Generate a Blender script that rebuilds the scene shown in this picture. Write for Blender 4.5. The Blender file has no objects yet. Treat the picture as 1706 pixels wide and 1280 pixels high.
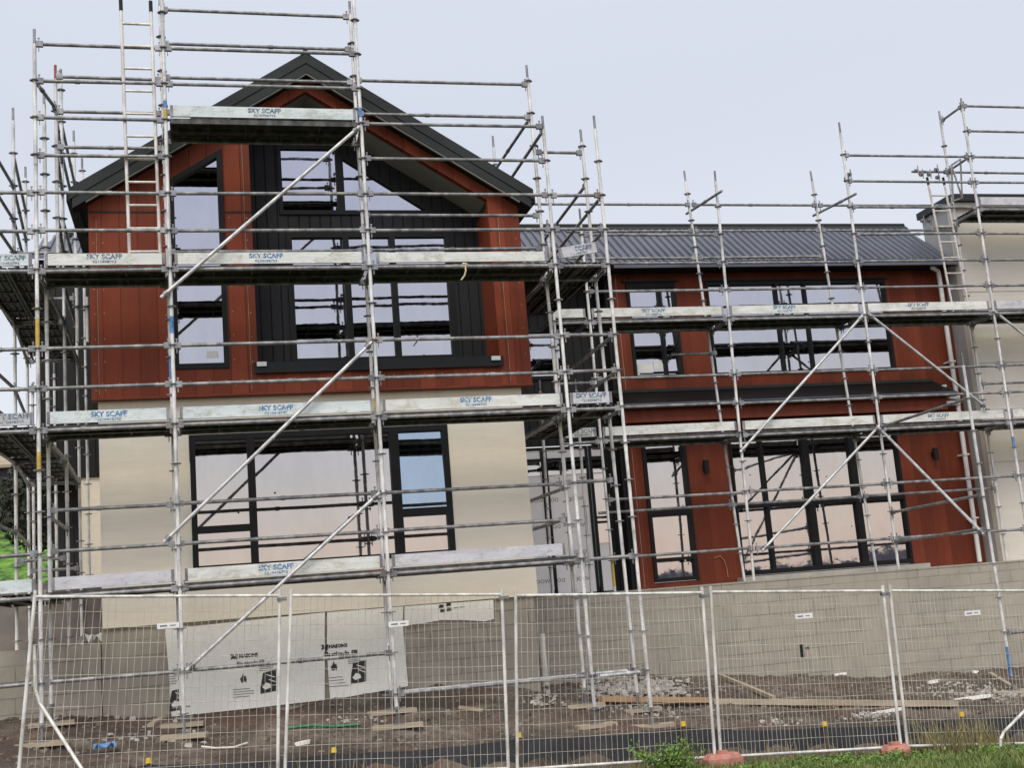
import bpy, bmesh, math, random
from mathutils import Vector, Matrix
from mathutils.geometry import tessellate_polygon
random.seed(7)
S = bpy.context.scene
COL = S.collection
R = math.radians

# ------------------------------------------------------------------ camera
FPX, CX, CY = 2070.0, 853.0, 640.0
yaw, pit, rol = R(14.5), R(10.3), R(-4.6)
fwd = Vector((math.sin(yaw)*math.cos(pit), math.cos(yaw)*math.cos(pit), math.sin(pit)))
rgt = Vector((math.cos(yaw), -math.sin(yaw), 0))
upv = rgt.cross(fwd)
cr, sr = math.cos(rol), math.sin(rol)
c_r = rgt*cr + upv*sr
c_u = -rgt*sr + upv*cr

def at(px, py, Y):
    """point on the vertical plane y = Y seen at photo pixel (px, py)"""
    r = c_r*((px-CX)/FPX) - c_u*((py-CY)/FPX) + fwd
    return r*(Y/r.y)
def X_(px, py, Y): return at(px, py, Y).x
def Z_(px, py, Y): return at(px, py, Y).z

cam = bpy.data.cameras.new('camera')
cam.sensor_width = 36.0
cam.lens = FPX/1706.0*36.0
cam.clip_start = 0.1; cam.clip_end = 5000
camo = bpy.data.objects.new('camera', cam); COL.objects.link(camo)
camo.matrix_world = Matrix(((c_r.x, c_u.x, -fwd.x, 0), (c_r.y, c_u.y, -fwd.y, 0), (c_r.z, c_u.z, -fwd.z, 0), (0, 0, 0, 1)))
S.camera = camo

# ------------------------------------------------------------------ mesh helper
class MB:
    def __init__(s): s.v = []; s.f = []; s.sm = []
    def add(s, vs, fs, smooth=False):
        b = len(s.v); s.v += [Vector(v) for v in vs]
        for f in fs: s.f.append([i+b for i in f]); s.sm.append(smooth)
        return s
    def box(s, x0, x1, y0, y1, z0, z1):
        vs = [(x0,y0,z0),(x1,y0,z0),(x1,y1,z0),(x0,y1,z0),(x0,y0,z1),(x1,y0,z1),(x1,y1,z1),(x0,y1,z1)]
        return s.add(vs, [(0,3,2,1),(4,5,6,7),(0,1,5,4),(1,2,6,5),(2,3,7,6),(3,0,4,7)])
    def bar(s, p, q, w, h, up=(0,0,1)):
        """rectangular bar from p to q, w sideways, h along up"""
        p = Vector(p); q = Vector(q); d = (q-p).normalized(); u = Vector(up)
        a = d.cross(u)
        if a.length < 1e-4: a = d.cross(Vector((0,1,0)))
        a.normalize(); u = a.cross(d).normalized(); a *= w/2; u = u*(h/2)
        vs = [p-a-u, p+a-u, p+a+u, p-a+u, q-a-u, q+a-u, q+a+u, q-a+u]
        return s.add(vs, [(0,1,2,3),(7,6,5,4),(0,4,5,1),(1,5,6,2),(2,6,7,3),(3,7,4,0)])
    def tube(s, p, q, r, n=8, r2=None, cap=True):
        p = Vector(p); q = Vector(q); d = (q-p)
        if d.length < 1e-6: return s
        d.normalize(); r2 = r if r2 is None else r2
        a = d.cross(Vector((0,0,1)))
        if a.length < 1e-3: a = d.cross(Vector((0,1,0)))
        a.normalize(); b = d.cross(a)
        vs = []
        for c, rr in ((p, r), (q, r2)):
            for i in range(n):
                t = 2*math.pi*i/n; vs.append(c + a*(rr*math.cos(t)) + b*(rr*math.sin(t)))
        s.add(vs, [(i, (i+1) % n, n+(i+1) % n, n+i) for i in range(n)], True)
        if cap:
            s.add(vs[:n], [tuple(range(n))[::-1]]); s.add(vs[n:], [tuple(range(n))])
        return s
    def path(s, pts, r, n=6):
        for i in range(len(pts)-1): s.tube(pts[i], pts[i+1], r, n)
        return s
    def prism(s, poly, y0, y1, holes=()):
        """polygon in x,z with holes, extruded from y0 to y1"""
        loops = [poly]+list(holes)
        flat = [p for l in loops for p in l]
        tris = tessellate_polygon([[Vector((x, z, 0)) for x, z in l] for l in loops])
        n = len(flat)
        vs = [(x, y0, z) for x, z in flat]+[(x, y1, z) for x, z in flat]
        fs = [tuple(t) for t in tris]+[tuple(i+n for i in t)[::-1] for t in tris]
        b = 0
        for l in loops:
            m = len(l)
            for i in range(m): fs.append((b+i, b+(i+1) % m, n+b+(i+1) % m, n+b+i))
            b += m
        return s.add(vs, fs)
    def build(s, name, m, parent=None, recalc=False, origin=None):
        o0 = Vector(origin) if origin is not None else (wloc(parent) if parent else Vector((0,0,0)))
        me = bpy.data.meshes.new(name)
        me.from_pydata([tuple(v-o0) for v in s.v], [], s.f)
        me.polygons.foreach_set('use_smooth', s.sm)
        if recalc:
            bm = bmesh.new(); bm.from_mesh(me); bmesh.ops.recalc_face_normals(bm, faces=bm.faces); bm.to_mesh(me); bm.free()
        me.materials.append(m); me.update()
        o = bpy.data.objects.new(name, me); COL.objects.link(o)
        if parent: o.parent = parent; o.location = o0-wloc(parent)
        else: o.location = o0
        return o

def wloc(o):
    v = Vector(o.location)
    while o.parent: o = o.parent; v += Vector(o.location)
    return v
def tag(o, label=None, cat=None, group=None, kind=None):
    if label: o['label'] = label
    if cat: o['category'] = cat
    if group: o['group'] = group
    if kind: o['kind'] = kind
    return o
def thing(name, loc, label, cat, group=None):
    o = bpy.data.objects.new(name, None); COL.objects.link(o); o.location = loc; o.empty_display_size = .2
    return tag(o, label, cat, group)
def share(name, me, parent, wp, rz=0):
    o = bpy.data.objects.new(name, me); COL.objects.link(o); o.parent = parent
    o.location = Vector(wp)-wloc(parent); o.rotation_euler = (0, 0, rz); return o
def rect(x0, x1, z0, z1): return [(x0, z0), (x1, z0), (x1, z1), (x0, z1)]
def inset(x0, x1, z0, z1, d): return rect(x0+d, x1-d, z0+d, z1-d)

# ------------------------------------------------------------------ materials
def new_mat(name):
    m = bpy.data.materials.new(name); m.use_nodes = True
    nt = m.node_tree; b = nt.nodes['Principled BSDF']
    return m, nt, b
class N:
    """small node wrapper"""
    def __init__(s, nt): s.nt = nt
    def n(s, t, **kw):
        o = s.nt.nodes.new(t)
        for k, v in kw.items():
            if k.startswith('_'): o.inputs[k[1:].replace('_', ' ')].default_value = v
            else: setattr(o, k, v)
        return o
    def l(s, a, b): s.nt.links.new(a, b)
    def math(s, op, a, b=None, c=None):
        o = s.nt.nodes.new('ShaderNodeMath'); o.operation = op
        for i, v in enumerate((a, b, c)):
            if v is None: continue
            if isinstance(v, (int, float)): o.inputs[i].default_value = v
            else: s.l(v, o.inputs[i])
        return o.outputs[0]
    def pos(s): return s.nt.nodes.new('ShaderNodeNewGeometry').outputs['Position']
    def noise(s, vec, scale, detail=4, rough=.55):
        o = s.n('ShaderNodeTexNoise'); o.inputs['Scale'].default_value = scale
        o.inputs['Detail'].default_value = detail; o.inputs['Roughness'].default_value = rough
        if vec is not None: s.l(vec, o.inputs['Vector'])
        return o.outputs[0]
    def ramp(s, fac, stops):
        o = s.n('ShaderNodeValToRGB'); e = o.color_ramp.elements
        while len(e) < len(stops): e.new(.5)
        for i, (p, c) in enumerate(stops): e[i].position = p; e[i].color = (*c, 1)
        s.l(fac, o.inputs[0]); return o.outputs[0]
    def mix(s, fac, a, b, mode='MIX'):
        o = s.n('ShaderNodeMixRGB'); o.blend_type = mode
        for i, v in enumerate((fac, a, b)):
            if isinstance(v, (int, float)): o.inputs[i].default_value = v
            elif isinstance(v, tuple): o.inputs[i].default_value = (*v, 1)
            else: s.l(v, o.inputs[i])
        return o.outputs[0]
    def bump(s, h, strength=.3, dist=.01, prev=None):
        o = s.n('ShaderNodeBump'); o.inputs['Strength'].default_value = strength; o.inputs['Distance'].default_value = dist
        s.l(h, o.inputs['Height'])
        if prev is not None: s.l(prev, o.inputs['Normal'])
        return o.outputs[0]
    def scale(s, vec, sx, sy, sz):
        o = s.n('ShaderNodeVectorMath', operation='MULTIPLY'); s.l(vec, o.inputs[0]); o.inputs[1].default_value = (sx, sy, sz); return o.outputs[0]
    def xyz(s, vec): o = s.n('ShaderNodeSeparateXYZ'); s.l(vec, o.inputs[0]); return o.outputs

def mat(name, stops, scale=4, rough=.6, metal=0., bump=0., bscale=30, bdist=.004, stretch=(1,1,1), detail=5, spec=.5):
    m, nt, b = new_mat(name); k = N(nt)
    p = k.scale(k.pos(), *stretch)
    if isinstance(stops[0], (int, float)): stops = [(0, tuple(stops)), (1, tuple(stops))]
    k.l(k.ramp(k.noise(p, scale, detail), stops), b.inputs['Base Color'])
    b.inputs['Roughness'].default_value = rough; b.inputs['Metallic'].default_value = metal
    b.inputs['Specular IOR Level'].default_value = spec
    if bump: k.l(k.bump(k.noise(p, bscale, 6), bump, bdist), b.inputs['Normal'])
    return m
def vary(c, lo=.75, hi=1.2, a=.3, b=.7): return [(a, tuple(x*lo for x in c)), (b, tuple(x*hi for x in c))]

M = {}
# galvanised scaffold steel with worn whitish film and grime
def steel(name, lo, mid, hi, metal, rough):
    m, nt, b = new_mat(name); k = N(nt); p = k.pos()
    a = k.ramp(k.noise(k.scale(p, 1, 1, .35), 9, 6), [(.32, lo), (.5, mid), (.62, hi)])
    c = k.mix(k.ramp(k.noise(p, 38, 4, .7), [(.60, (0,0,0)), (.74, (1,1,1))]), a, (.13, .11, .09))
    c = k.mix(k.ramp(k.noise(p, 2.1, 6, .75), [(.56, (0,0,0)), (.74, (.8,.8,.8))]), c, (.20, .125, .075))
    c = k.mix(k.ramp(k.noise(p, 23, 5, .75), [(.66, (0,0,0)), (.74, (.7,.7,.7))]), c, (.55, .54, .51))
    k.l(c, b.inputs['Base Color']); b.inputs['Metallic'].default_value = metal
    k.l(k.ramp(k.noise(p, 14, 3), [(.3, (rough-.12,)*3), (.7, (rough+.15,)*3)]), b.inputs['Roughness'])
    k.l(k.bump(k.noise(p, 60, 3), .25, .002), b.inputs['Normal'])
    return m
M['standard'] = steel('worn_galvanised_standard', (.38,.385,.385), (.62,.615,.60), (.78,.77,.74), .12, .5)
M['ledger'] = steel('galvanised_ledger', (.125,.125,.13), (.215,.215,.22), (.33,.325,.315), .3, .45)
M['brace'] = steel('galvanised_brace', (.34,.345,.35), (.50,.505,.51), (.62,.62,.61), .3, .42)
M['fitting'] = steel('dark_fitting_steel', (.13,.13,.14), (.22,.22,.23), (.33,.33,.33), .6, .5)
M['plank'] = steel('platform_steel', (.028,.029,.029), (.052,.054,.052), (.10,.10,.095), .2, .6)  # near-black base: shade of the deck undersides put into the colour
M['alu'] = steel('ladder_aluminium', (.50,.46,.42), (.66,.62,.57), (.75,.73,.68), .2, .4)
M['fence'] = steel('fence_galvanised', (.42,.42,.39), (.62,.61,.57), (.76,.75,.70), .12, .5)
M['wire'] = mat('fence_wire', vary((.54,.51,.43), .65, 1.2), 3, .6, .1)
M['yellow_paint'] = mat('yellow_paint', vary((.55,.38,.07), .7, 1.1), 12, .6)
M['blue_paint'] = mat('blue_paint', vary((.08,.20,.42), .6, 1.4), 20, .6)
M['red_paint'] = mat('red_paint', vary((.30,.06,.04), .7, 1.3), 20, .6)
def toe(name, c1, c2, dirt):
    m, nt, b = new_mat(name); k = N(nt); p = k.pos()
    base = k.ramp(k.noise(k.scale(p, .35, 1, 2.2), 5, 6, .65), [(.35, c1), (.62, c2)])
    d = k.ramp(k.noise(k.scale(p, .5, 1, 1), 11, 7, .72), [(.49, (0,0,0)), (.64, (1,1,1))])
    c = k.mix(d, base, dirt)
    c = k.mix(k.ramp(k.noise(p, 42, 3, .7), [(.66, (0,0,0)), (.73, (1,1,1))]), c, (.09,.07,.06))
    k.l(c, b.inputs['Base Color']); b.inputs['Roughness'].default_value = .75
    k.l(k.bump(k.noise(k.scale(p, .2, 1, 3), 40, 5), .4, .003), b.inputs['Normal']); return m
M['toe'] = toe('worn_white_toe_board', (.55,.57,.54), (.70,.71,.68), (.46,.45,.38))
M['toe_blue'] = toe('bluish_toe_board', (.52,.60,.62), (.66,.70,.70), (.40,.44,.40))
M['toe_grey'] = toe('lilac_grey_toe_board', (.46,.45,.50), (.58,.58,.60), (.36,.37,.36))
M['ink_blue'] = mat('stencil_blue_ink', [(.36, (.04,.13,.30)), (.52, (.08,.21,.38)), (.60, (.42,.50,.54)), (.68, (.6,.63,.62))], 34, .8, detail=7)
M['ink_dark'] = mat('stencil_dark_ink', [(.36, (.05,.10,.17)), (.52, (.11,.17,.24)), (.60, (.40,.44,.46)), (.68, (.58,.6,.6))], 34, .8, detail=7)
M['black_ink'] = mat('black_print', (.03,.03,.03), 5, .7)
M['grey_ink'] = mat('grey_print', (.14,.14,.15), 5, .7)

def siding(name, c, pitch, bumpd=.012, rough=.55, var=.22, offs=0.0, horiz=False):
    m, nt, b = new_mat(name); k = N(nt); p = k.pos(); sx = k.xyz(p)
    u = k.math('ADD', k.math('DIVIDE', sx['X'], pitch), 100+offs)
    fr = k.math('FRACT', u); idx = k.math('FLOOR', u)
    wn = k.n('ShaderNodeTexWhiteNoise', noise_dimensions='1D'); k.l(idx, wn.inputs['W'])
    grain = k.noise(k.scale(p, 14, 14, .7), 3, 6, .6)
    f = k.math('ADD', k.math('MULTIPLY', wn.outputs[0], .45), k.math('MULTIPLY', grain, .55))
    col = k.ramp(f, [(.2, tuple(x*(1-var) for x in c)), (.8, tuple(x*(1+var) for x in c))])
    col = k.mix(k.ramp(k.noise(p, .9, 4), [(.45, (0,0,0)), (.75, (.35,.35,.35))]), col, tuple(x*1.35+.012 for x in c))
    col = k.mix(k.ramp(k.noise(k.scale(p, 1, 1, .35), 3.2, 7, .7), [(.52, (0,0,0)), (.76, (.42,.42,.42))]), col, tuple(x*.55+.006 for x in c))
    k.l(col, b.inputs['Base Color']); b.inputs['Roughness'].default_value = rough; b.inputs['Specular IOR Level'].default_value = .22
    e = k.math('MINIMUM', fr, k.math('SUBTRACT', 1, fr))
    h = k.math('MINIMUM', k.math('MULTIPLY', e, pitch/.012), 1)
    bn = k.bump(h, 1, bumpd)
    k.l(k.bump(grain, .15, .003, bn), b.inputs['Normal']); return m
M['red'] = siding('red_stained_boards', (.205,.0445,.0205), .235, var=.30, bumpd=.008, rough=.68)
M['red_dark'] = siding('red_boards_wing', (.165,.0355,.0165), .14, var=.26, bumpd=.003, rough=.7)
M['charcoal'] = siding('charcoal_boards', (.017,.018,.021), .155, rough=.6)
M['black_wall'] = siding('black_stained_boards', (.017,.017,.018), .16, rough=.65)
M['red_trim'] = mat('red_trim', vary((.18,.039,.019), .8, 1.2), 6, .65, spec=.25, stretch=(1,1,.3))
def render_mat(name, c):
    m, nt, b = new_mat(name); k = N(nt); p = k.pos(); s3 = k.xyz(p)
    a = k.ramp(k.noise(k.scale(p, 1, 1, .55), .9, 6, .6), [(.3, tuple(x*.93 for x in c)), (.6, c), (.78, tuple(min(1, x*1.04) for x in c))])
    tr = k.ramp(k.noise(k.scale(p, .35, 1, 2.6), 5, 8, .72), [(.42, (0,0,0)), (.70, (.8,.8,.8))])
    a = k.mix(tr, a, tuple(x*.88 for x in c))
    st = k.ramp(k.noise(k.scale(p, 4, 1, .22), 2.2, 5, .6), [(.60, (0,0,0)), (.78, (.45,.45,.45))])
    a = k.mix(st, a, (c[0]*.78, c[1]*.76, c[2]*.72))
    a = k.mix(k.ramp(k.noise(p, 17, 4, .7), [(.70, (0,0,0)), (.76, (.5,.5,.5))]), a, (c[0]*.7, c[1]*.68, c[2]*.64))
    k.l(a, b.inputs['Base Color']); b.inputs['Roughness'].default_value = .88
    k.l(k.bump(k.noise(p, 70, 5, .65), .25, .003, k.bump(k.noise(k.scale(p, .5, 1, 1.6), 3, 4), .35, .015)), b.inputs['Normal']); return m
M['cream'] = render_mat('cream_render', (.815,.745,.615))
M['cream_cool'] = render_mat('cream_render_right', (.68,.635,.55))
M['grey_wall'] = mat('grey_render', [(.3, (.34,.33,.33)), (.7, (.42,.41,.41))], 1.5, .85, bump=.1, bscale=80, bdist=.002)
M['soffit'] = mat('grey_soffit_sheet', vary((.30,.30,.275), .88, 1.08), 1.2, .7)
M['black_metal'] = mat('black_coated_metal', vary((.011,.012,.012), .8, 1.3), 3, .5, spec=.25)
M['frame'] = mat('black_window_frame', vary((.008,.008,.009), .8, 1.3), 4, .5, spec=.22)
M['roof_metal'] = mat('charcoal_roof_metal', vary((.115,.122,.150), .85, 1.15), 1.5, .34, .4)
M['barge'] = mat('dark_green_black_metal', vary((.017,.021,.0195), .8, 1.3), 2, .5, .05, spec=.3)
M['white'] = mat('white_plastic', vary((.72,.72,.70), .9, 1.05), 3, .45)
M['pvc'] = mat('dirty_white_pipe', vary((.76,.74,.64), .75, 1.08), 5, .5)
def glass(name, tint, wav=.005, sc=1.1):
    m, nt, b = new_mat(name); k = N(nt); p = k.pos()
    vo = k.n('ShaderNodeTexVoronoi'); vo.inputs['Scale'].default_value = 2.3; k.l(k.scale(p, 1, .01, 1), vo.inputs['Vector'])
    sp = k.ramp(vo.outputs['Distance'], [(.030, (1,1,1)), (.036, (0,0,0))])
    dust = k.ramp(k.noise(k.scale(p, 1, 1, .4), 3, 6, .7), [(.35, tuple(x*.94 for x in tint)), (.7, tuple(x*1.04 for x in tint))])
    k.l(k.mix(sp, dust, (.01,.01,.012)), b.inputs['Base Color']); b.inputs['Metallic'].default_value = 1
    k.l(k.ramp(k.noise(p, 5, 5, .65), [(.4, (.008,)*3), (.75, (.06,)*3)]), b.inputs['Roughness'])
    h = k.math('ADD', k.noise(p, sc, 2), k.math('MULTIPLY', k.noise(p, 5, 2), .12))
    k.l(k.bump(h, .5, wav), b.inputs['Normal']); return m
M['glass'] = glass('reflective_glazing', (.345,.345,.365))
M['glass_blue'] = glass('sky_reflection_glazing', (.27,.33,.38))  # open sash: the bluer sky it mirrors is put into the tint
def block(name, c, mort, ox=0., rowh=.2, bw=.4):
    m, nt, b = new_mat(name); k = N(nt); p = k.pos(); s3 = k.xyz(p)
    cb = k.n('ShaderNodeCombineXYZ'); k.l(k.math('ADD', s3['X'], ox), cb.inputs[0]); k.l(s3['Z'], cb.inputs[1])
    br = k.n('ShaderNodeTexBrick'); k.l(cb.outputs[0], br.inputs['Vector'])
    br.inputs['Scale'].default_value = 1; br.inputs['Brick Width'].default_value = bw; br.inputs['Row Height'].default_value = rowh
    br.inputs['Mortar Size'].default_value = .008; br.inputs['Mortar Smooth'].default_value = .3; br.inputs['Bias'].default_value = 0
    br.inputs['Color1'].default_value = (*[x*.9 for x in c], 1); br.inputs['Color2'].default_value = (*[x*1.08 for x in c], 1)
    br.inputs['Mortar'].default_value = (*mort, 1)
    smear = k.ramp(k.noise(p, 1.3, 6, .65), [(.42, (0,0,0)), (.62, (1,1,1))])
    col = k.mix(k.math('MULTIPLY', k.ramp(k.noise(k.scale(p, .6, 1, 1), 2.2, 6, .7), [(.44, (0,0,0)), (.58, (1,1,1))]), .8), br.outputs[0], tuple(x*1.0 for x in c))
    col = k.mix(.45, col, k.ramp(k.noise(k.scale(p, 1, 1, .6), 1.9, 9, .72), [(.3, tuple(x*.55 for x in c)), (.7, tuple(x*1.32 for x in c))]))
    col = k.mix(k.math('MULTIPLY', smear, .25), col, (c[0]*1.25, c[1]*1.24, c[2]*1.22))
    k.l(col, b.inputs['Base Color']); b.inputs['Roughness'].default_value = .92
    h = k.math('ADD', k.math('MULTIPLY', br.outputs['Fac'], -1), k.math('MULTIPLY', k.noise(p, 45, 5, .7), .7))
    k.l(k.bump(h, .7, .006), b.inputs['Normal']); return m
M['block'] = block('concrete_block', (.335,.305,.25), (.11,.095,.075))
M['block_left'] = block('concrete_block_left', (.36,.33,.27), (.12,.105,.085), .13)
M['concrete'] = mat('pale_concrete', [(.3, (.34,.33,.29)), (.7, (.46,.44,.39))], 2.5, .9, bump=.4, bscale=25, bdist=.006)
M['timber'] = mat('weathered_timber', [(.3, (.30,.24,.17)), (.7, (.46,.39,.29))], 6, .85, bump=.3, bscale=30, stretch=(.15,1,1))
M['timber_orange'] = mat('fresh_pine', [(.3, (.33,.20,.11)), (.7, (.46,.31,.18))], 6, .8, bump=.3, bscale=30, stretch=(.15,1,1))
M['board_white'] = mat('insulation_board', [(.3, (.78,.77,.70)), (.6, (.84,.83,.765)), (.8, (.79,.765,.68))], 2.2, .7, bump=.6, bscale=3.5, bdist=.05)
M['silt'] = mat('black_silt_cloth', vary((.018,.019,.023), .7, 1.6), 5, .6, bump=.6, bscale=8, bdist=.03)
M['yellow'] = mat('yellow_cap', vary((.72,.48,.03), .9, 1.1), 6, .5)
M['orange'] = mat('faded_orange_plastic', [(.3, (.26,.15,.11)), (.45, (.40,.17,.125)), (.65, (.50,.22,.17)), (.78, (.42,.36,.30))], 14, .85, bump=.7, bscale=25, bdist=.012, detail=8)
M['stone'] = mat('pale_rubble', [(.25, (.24,.22,.19)), (.5, (.40,.375,.335)), (.75, (.60,.57,.52))], 7, .95, bump=.6, bscale=30, bdist=.01)
M['gravel'] = mat('brown_gravel', [(.3, (.06,.045,.034)), (.5, (.14,.112,.085)), (.7, (.30,.26,.215))], 11, .95)
M['leaf'] = mat('bush_leaf', [(.3, (.06,.14,.02)), (.7, (.19,.30,.05))], 9, .6)
M['grass'] = mat('verge_grass', [(.3, (.07,.12,.025)), (.55, (.16,.21,.05)), (.75, (.33,.29,.12))], 3, .7)
M['dry_grass'] = mat('dry_grass', [(.3, (.14,.14,.05)), (.7, (.36,.29,.15))], 4, .8)
M['bright_green'] = mat('bright_meadow', [(.38, (.02,.045,.01)), (.5, (.075,.17,.02)), (.66, (.16,.31,.03))], 3.4, .9, detail=9)
M['tree'] = mat('dark_tree_leaf', [(.3, (.015,.022,.012)), (.7, (.04,.05,.025))], 6, .7)
M['lime_leaf'] = mat('lime_leaf', [(.3, (.18,.38,.03)), (.7, (.34,.60,.06))], 6, .6)
M['bark'] = mat('bark', vary((.09,.07,.055)), 8, .9)
M['shed'] = mat('plum_shed_wall', vary((.055,.042,.062), .8, 1.2), 3, .7)
M['blue_scrap'] = mat('blue_plastic', vary((.10,.24,.45), .8, 1.3), 8, .5)
M['green_hose'] = mat('green_hose', vary((.05,.22,.13)), 8, .5)
M['rope'] = mat('sisal_rope', vary((.55,.47,.30)), 20, .9)
M['cable'] = mat('orange_cable', vary((.50,.24,.12)), 8, .6)
M['wrap'] = mat('pale_sheet', [(.3, (.72,.70,.71)), (.7, (.80,.78,.78))], 1.4, .55)
M['hill'] = mat('far_hill', [(.3, (.10,.10,.13)), (.7, (.15,.14,.17))], .02, .95)

# ------------------------------------------------------------------ ground
def lerp(a, pts):
    if a <= pts[0][0]: return pts[0][1]
    for (x0, z0), (x1, z1) in zip(pts, pts[1:]):
        if a <= x1: return z0+(z1-z0)*(a-x0)/(x1-x0)
    return pts[-1][1]
G_LINES = [
    (6.0, [(-60,-1.8),(0,-1.8),(10,-2.1),(60,-2.2)]),
    (14.2, [(-8,-1.40),(-2,-1.56),(.7,-1.68),(3.25,-1.90),(5.8,-2.03),(8.25,-2.17),(10,-2.24),(20,-2.45)]),
    (14.76, [(-8,-1.38),(-2,-1.54),(.7,-1.66),(3.25,-1.88),(5.8,-2.01),(8.25,-2.16),(10,-2.23),(20,-2.43)]),
    (14.93, [(-8,-1.14),(-2,-1.30),(.7,-1.42),(3.25,-1.55),(5.8,-1.65),(8.25,-1.84),(10,-1.93),(20,-2.1)]),
    (15.75, [(-8,-.9),(-1.9,-1.09),(-.28,-1.25),(2.2,-1.37),(4.87,-1.56),(5.6,-1.62),(8,-1.72),(11,-1.82),(20,-1.95)]),
    (17.1, [(-8,-.7),(-1.8,-.84),(-.4,-1.0),(1.5,-.99),(2.6,-.95),(4.2,-1.06),(6,-1.4),(8,-1.55),(11,-1.70),(20,-1.8)]),
    (19.2, [(-8,-.6),(4,-1.1),(5.6,-1.22),(6.9,-1.2),(9,-1.38),(10.7,-1.56),(13.5,-1.66),(20,-1.75)]),
    (24.0, [(-60,-.5),(60,-1.5)])]
from mathutils import noise as mnoise
def G0(x, y):
    ls = [(Y, lerp(x, p)) for Y, p in G_LINES]
    return lerp(y, ls)
def G(x, y):
    z = G0(x, y)
    if 12 < y < 19.6 and -7 < x < 20:
        v = Vector((x, y, 0))
        am = min(1, max(.25, (y-14.9)/.6))
        z += am*(.055*mnoise.noise(v*1.3+Vector((0,0,5)))+.04*mnoise.noise(v*1.9)+.035*mnoise.noise(v*4.3)+.02*mnoise.noise(v*11)+.012*mnoise.noise(v*23))
    return z
def axis(fine0, fine1, step, far):
    a = []; t = fine0
    while t <= fine1+1e-6: a.append(t); t += step
    lo = []; d = .3; t = fine0
    while t > -far: t -= d; d *= 1.45; lo.append(t)
    hi = []; d = .3; t = fine1
    while t < far: t += d; d *= 1.45; hi.append(t)
    return lo[::-1]+a+hi
xs = axis(-5, 15, .055, 2500); ys = axis(12.8, 19.6, .055, 2500)
gm = MB(); nx = len(xs)
gm.v = [Vector((x, y, G(x, y))) for y in ys for x in xs]
gm.f = [(j*nx+i, j*nx+i+1, (j+1)*nx+i+1, (j+1)*nx+i) for j in range(len(ys)-1) for i in range(nx-1)]
gm.sm = [True]*len(gm.f)
def ground_mat():
    m, nt, b = new_mat('site_dirt'); k = N(nt); p = k.pos(); s3 = k.xyz(p)
    d = k.ramp(k.noise(p, 2.2, 8, .68), [(.30, (.040,.029,.021)), (.45, (.115,.087,.064)), (.58, (.195,.155,.12)), (.75, (.33,.28,.235))])
    d = k.mix(k.ramp(k.noise(p, 26, 5, .75), [(.55, (0,0,0)), (.68, (1,1,1))]), d, (.33,.29,.24))
    d = k.mix(k.ramp(k.noise(p, .8, 4), [(.50, (0,0,0)), (.66, (.7,.7,.7))]), d, (.13,.062,.040))
    d = k.mix(k.ramp(k.noise(k.scale(p, .5, 1.6, 1), 1.1, 5, .6), [(.46, (0,0,0)), (.62, (.75,.75,.75))]), d, (.045,.034,.026))
    g = k.ramp(k.noise(p, 1.6, 6), [(.35, (.05,.065,.022)), (.6, (.11,.12,.045)), (.75, (.19,.16,.09))])
    f = k.math('ADD', s3['Y'], k.math('MULTIPLY', k.noise(p, 2.5, 3), .8))
    mask = k.ramp(k.math('MULTIPLY', k.math('SUBTRACT', f, 14.25), 2.0), [(.0, (1,1,1)), (1, (0,0,0))])
    k.l(k.mix(mask, d, g), b.inputs['Base Color']); b.inputs['Roughness'].default_value = .95
    h = k.math('ADD', k.noise(p, 9, 8, .7), k.math('MULTIPLY', k.noise(p, 40, 5, .7), .5))
    k.l(k.bump(h, .9, .05), b.inputs['Normal']); return m
tag(gm.build('ground', ground_mat()), kind='structure')

# far hills on the camera's side (seen mirrored in the windows)
hm = MB(); pr = None
for i in range(90):
    a = R(150+ i*240/89.)
    rr = 1500
    h = 34+26*mnoise.noise(Vector((i*.16, 3.1, 0)))+9*mnoise.noise(Vector((i*.6, 9.1, 0)))
    x, y = rr*math.cos(a), rr*math.sin(a)
    cur = ((x, y, -20), (x*1.05, y*1.05, h), (x*1.5, y*1.5, h*1.1-5))
    if pr: hm.add([*pr, *cur], [(0,3,4,1), (1,4,5,2)])
    pr = cur
tag(hm.build('hills', M['hill']), kind='structure')

# terraces behind the retaining walls
tag(MB().box(4.75, 18, 19.42, 27, -1.5, .14).build('terrace', M['concrete']), kind='structure')
tag(MB().box(-9, -1.36, 17.42, 27, -1.2, -.02).build('terrace', M['concrete']), kind='structure')

# ------------------------------------------------------------------ windows
_pr = random.Random(4)
def window(parent, outer, panes, yf, yb, label=None, gl='glass', py=None, name='window', tilt=None):
    f = MB().prism(outer, yf, yb, panes).build(name, M['frame'], parent, True)
    if label: f['label'] = label
    yp = py if py is not None else yf+(yb-yf)*.6
    for i, p in enumerate(panes):
        e = MB().prism([(x, z) for x, z in p], yp, yp+.02)
        g = gl
        if tilt and tilt[0] == i:
            gl_ = 'glass_blue'
            zt = max(z for _, z in p); zb = min(z for _, z in p)
            for v in e.v: v.y -= (zt-v.z)/(zt-zb)*tilt[1]
            g = 'glass_blue'
        else:
            a_, c_ = _pr.uniform(-.004, .004), _pr.uniform(-.004, .004); zc = min(z for _, z in p); xc = min(x for x, _ in p)
            for v in e.v: v.y += a_*(v.z-zc)+c_*(v.x-xc)
        e.build('pane', M[g], f, True)
    return f
def shrink(poly, d=.004):
    cx = sum(p[0] for p in poly)/len(poly); cz = sum(p[1] for p in poly)/len(poly)
    return [(x+(d if x < cx else -d), z+(d if z < cz else -d)) for x, z in poly]

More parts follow.
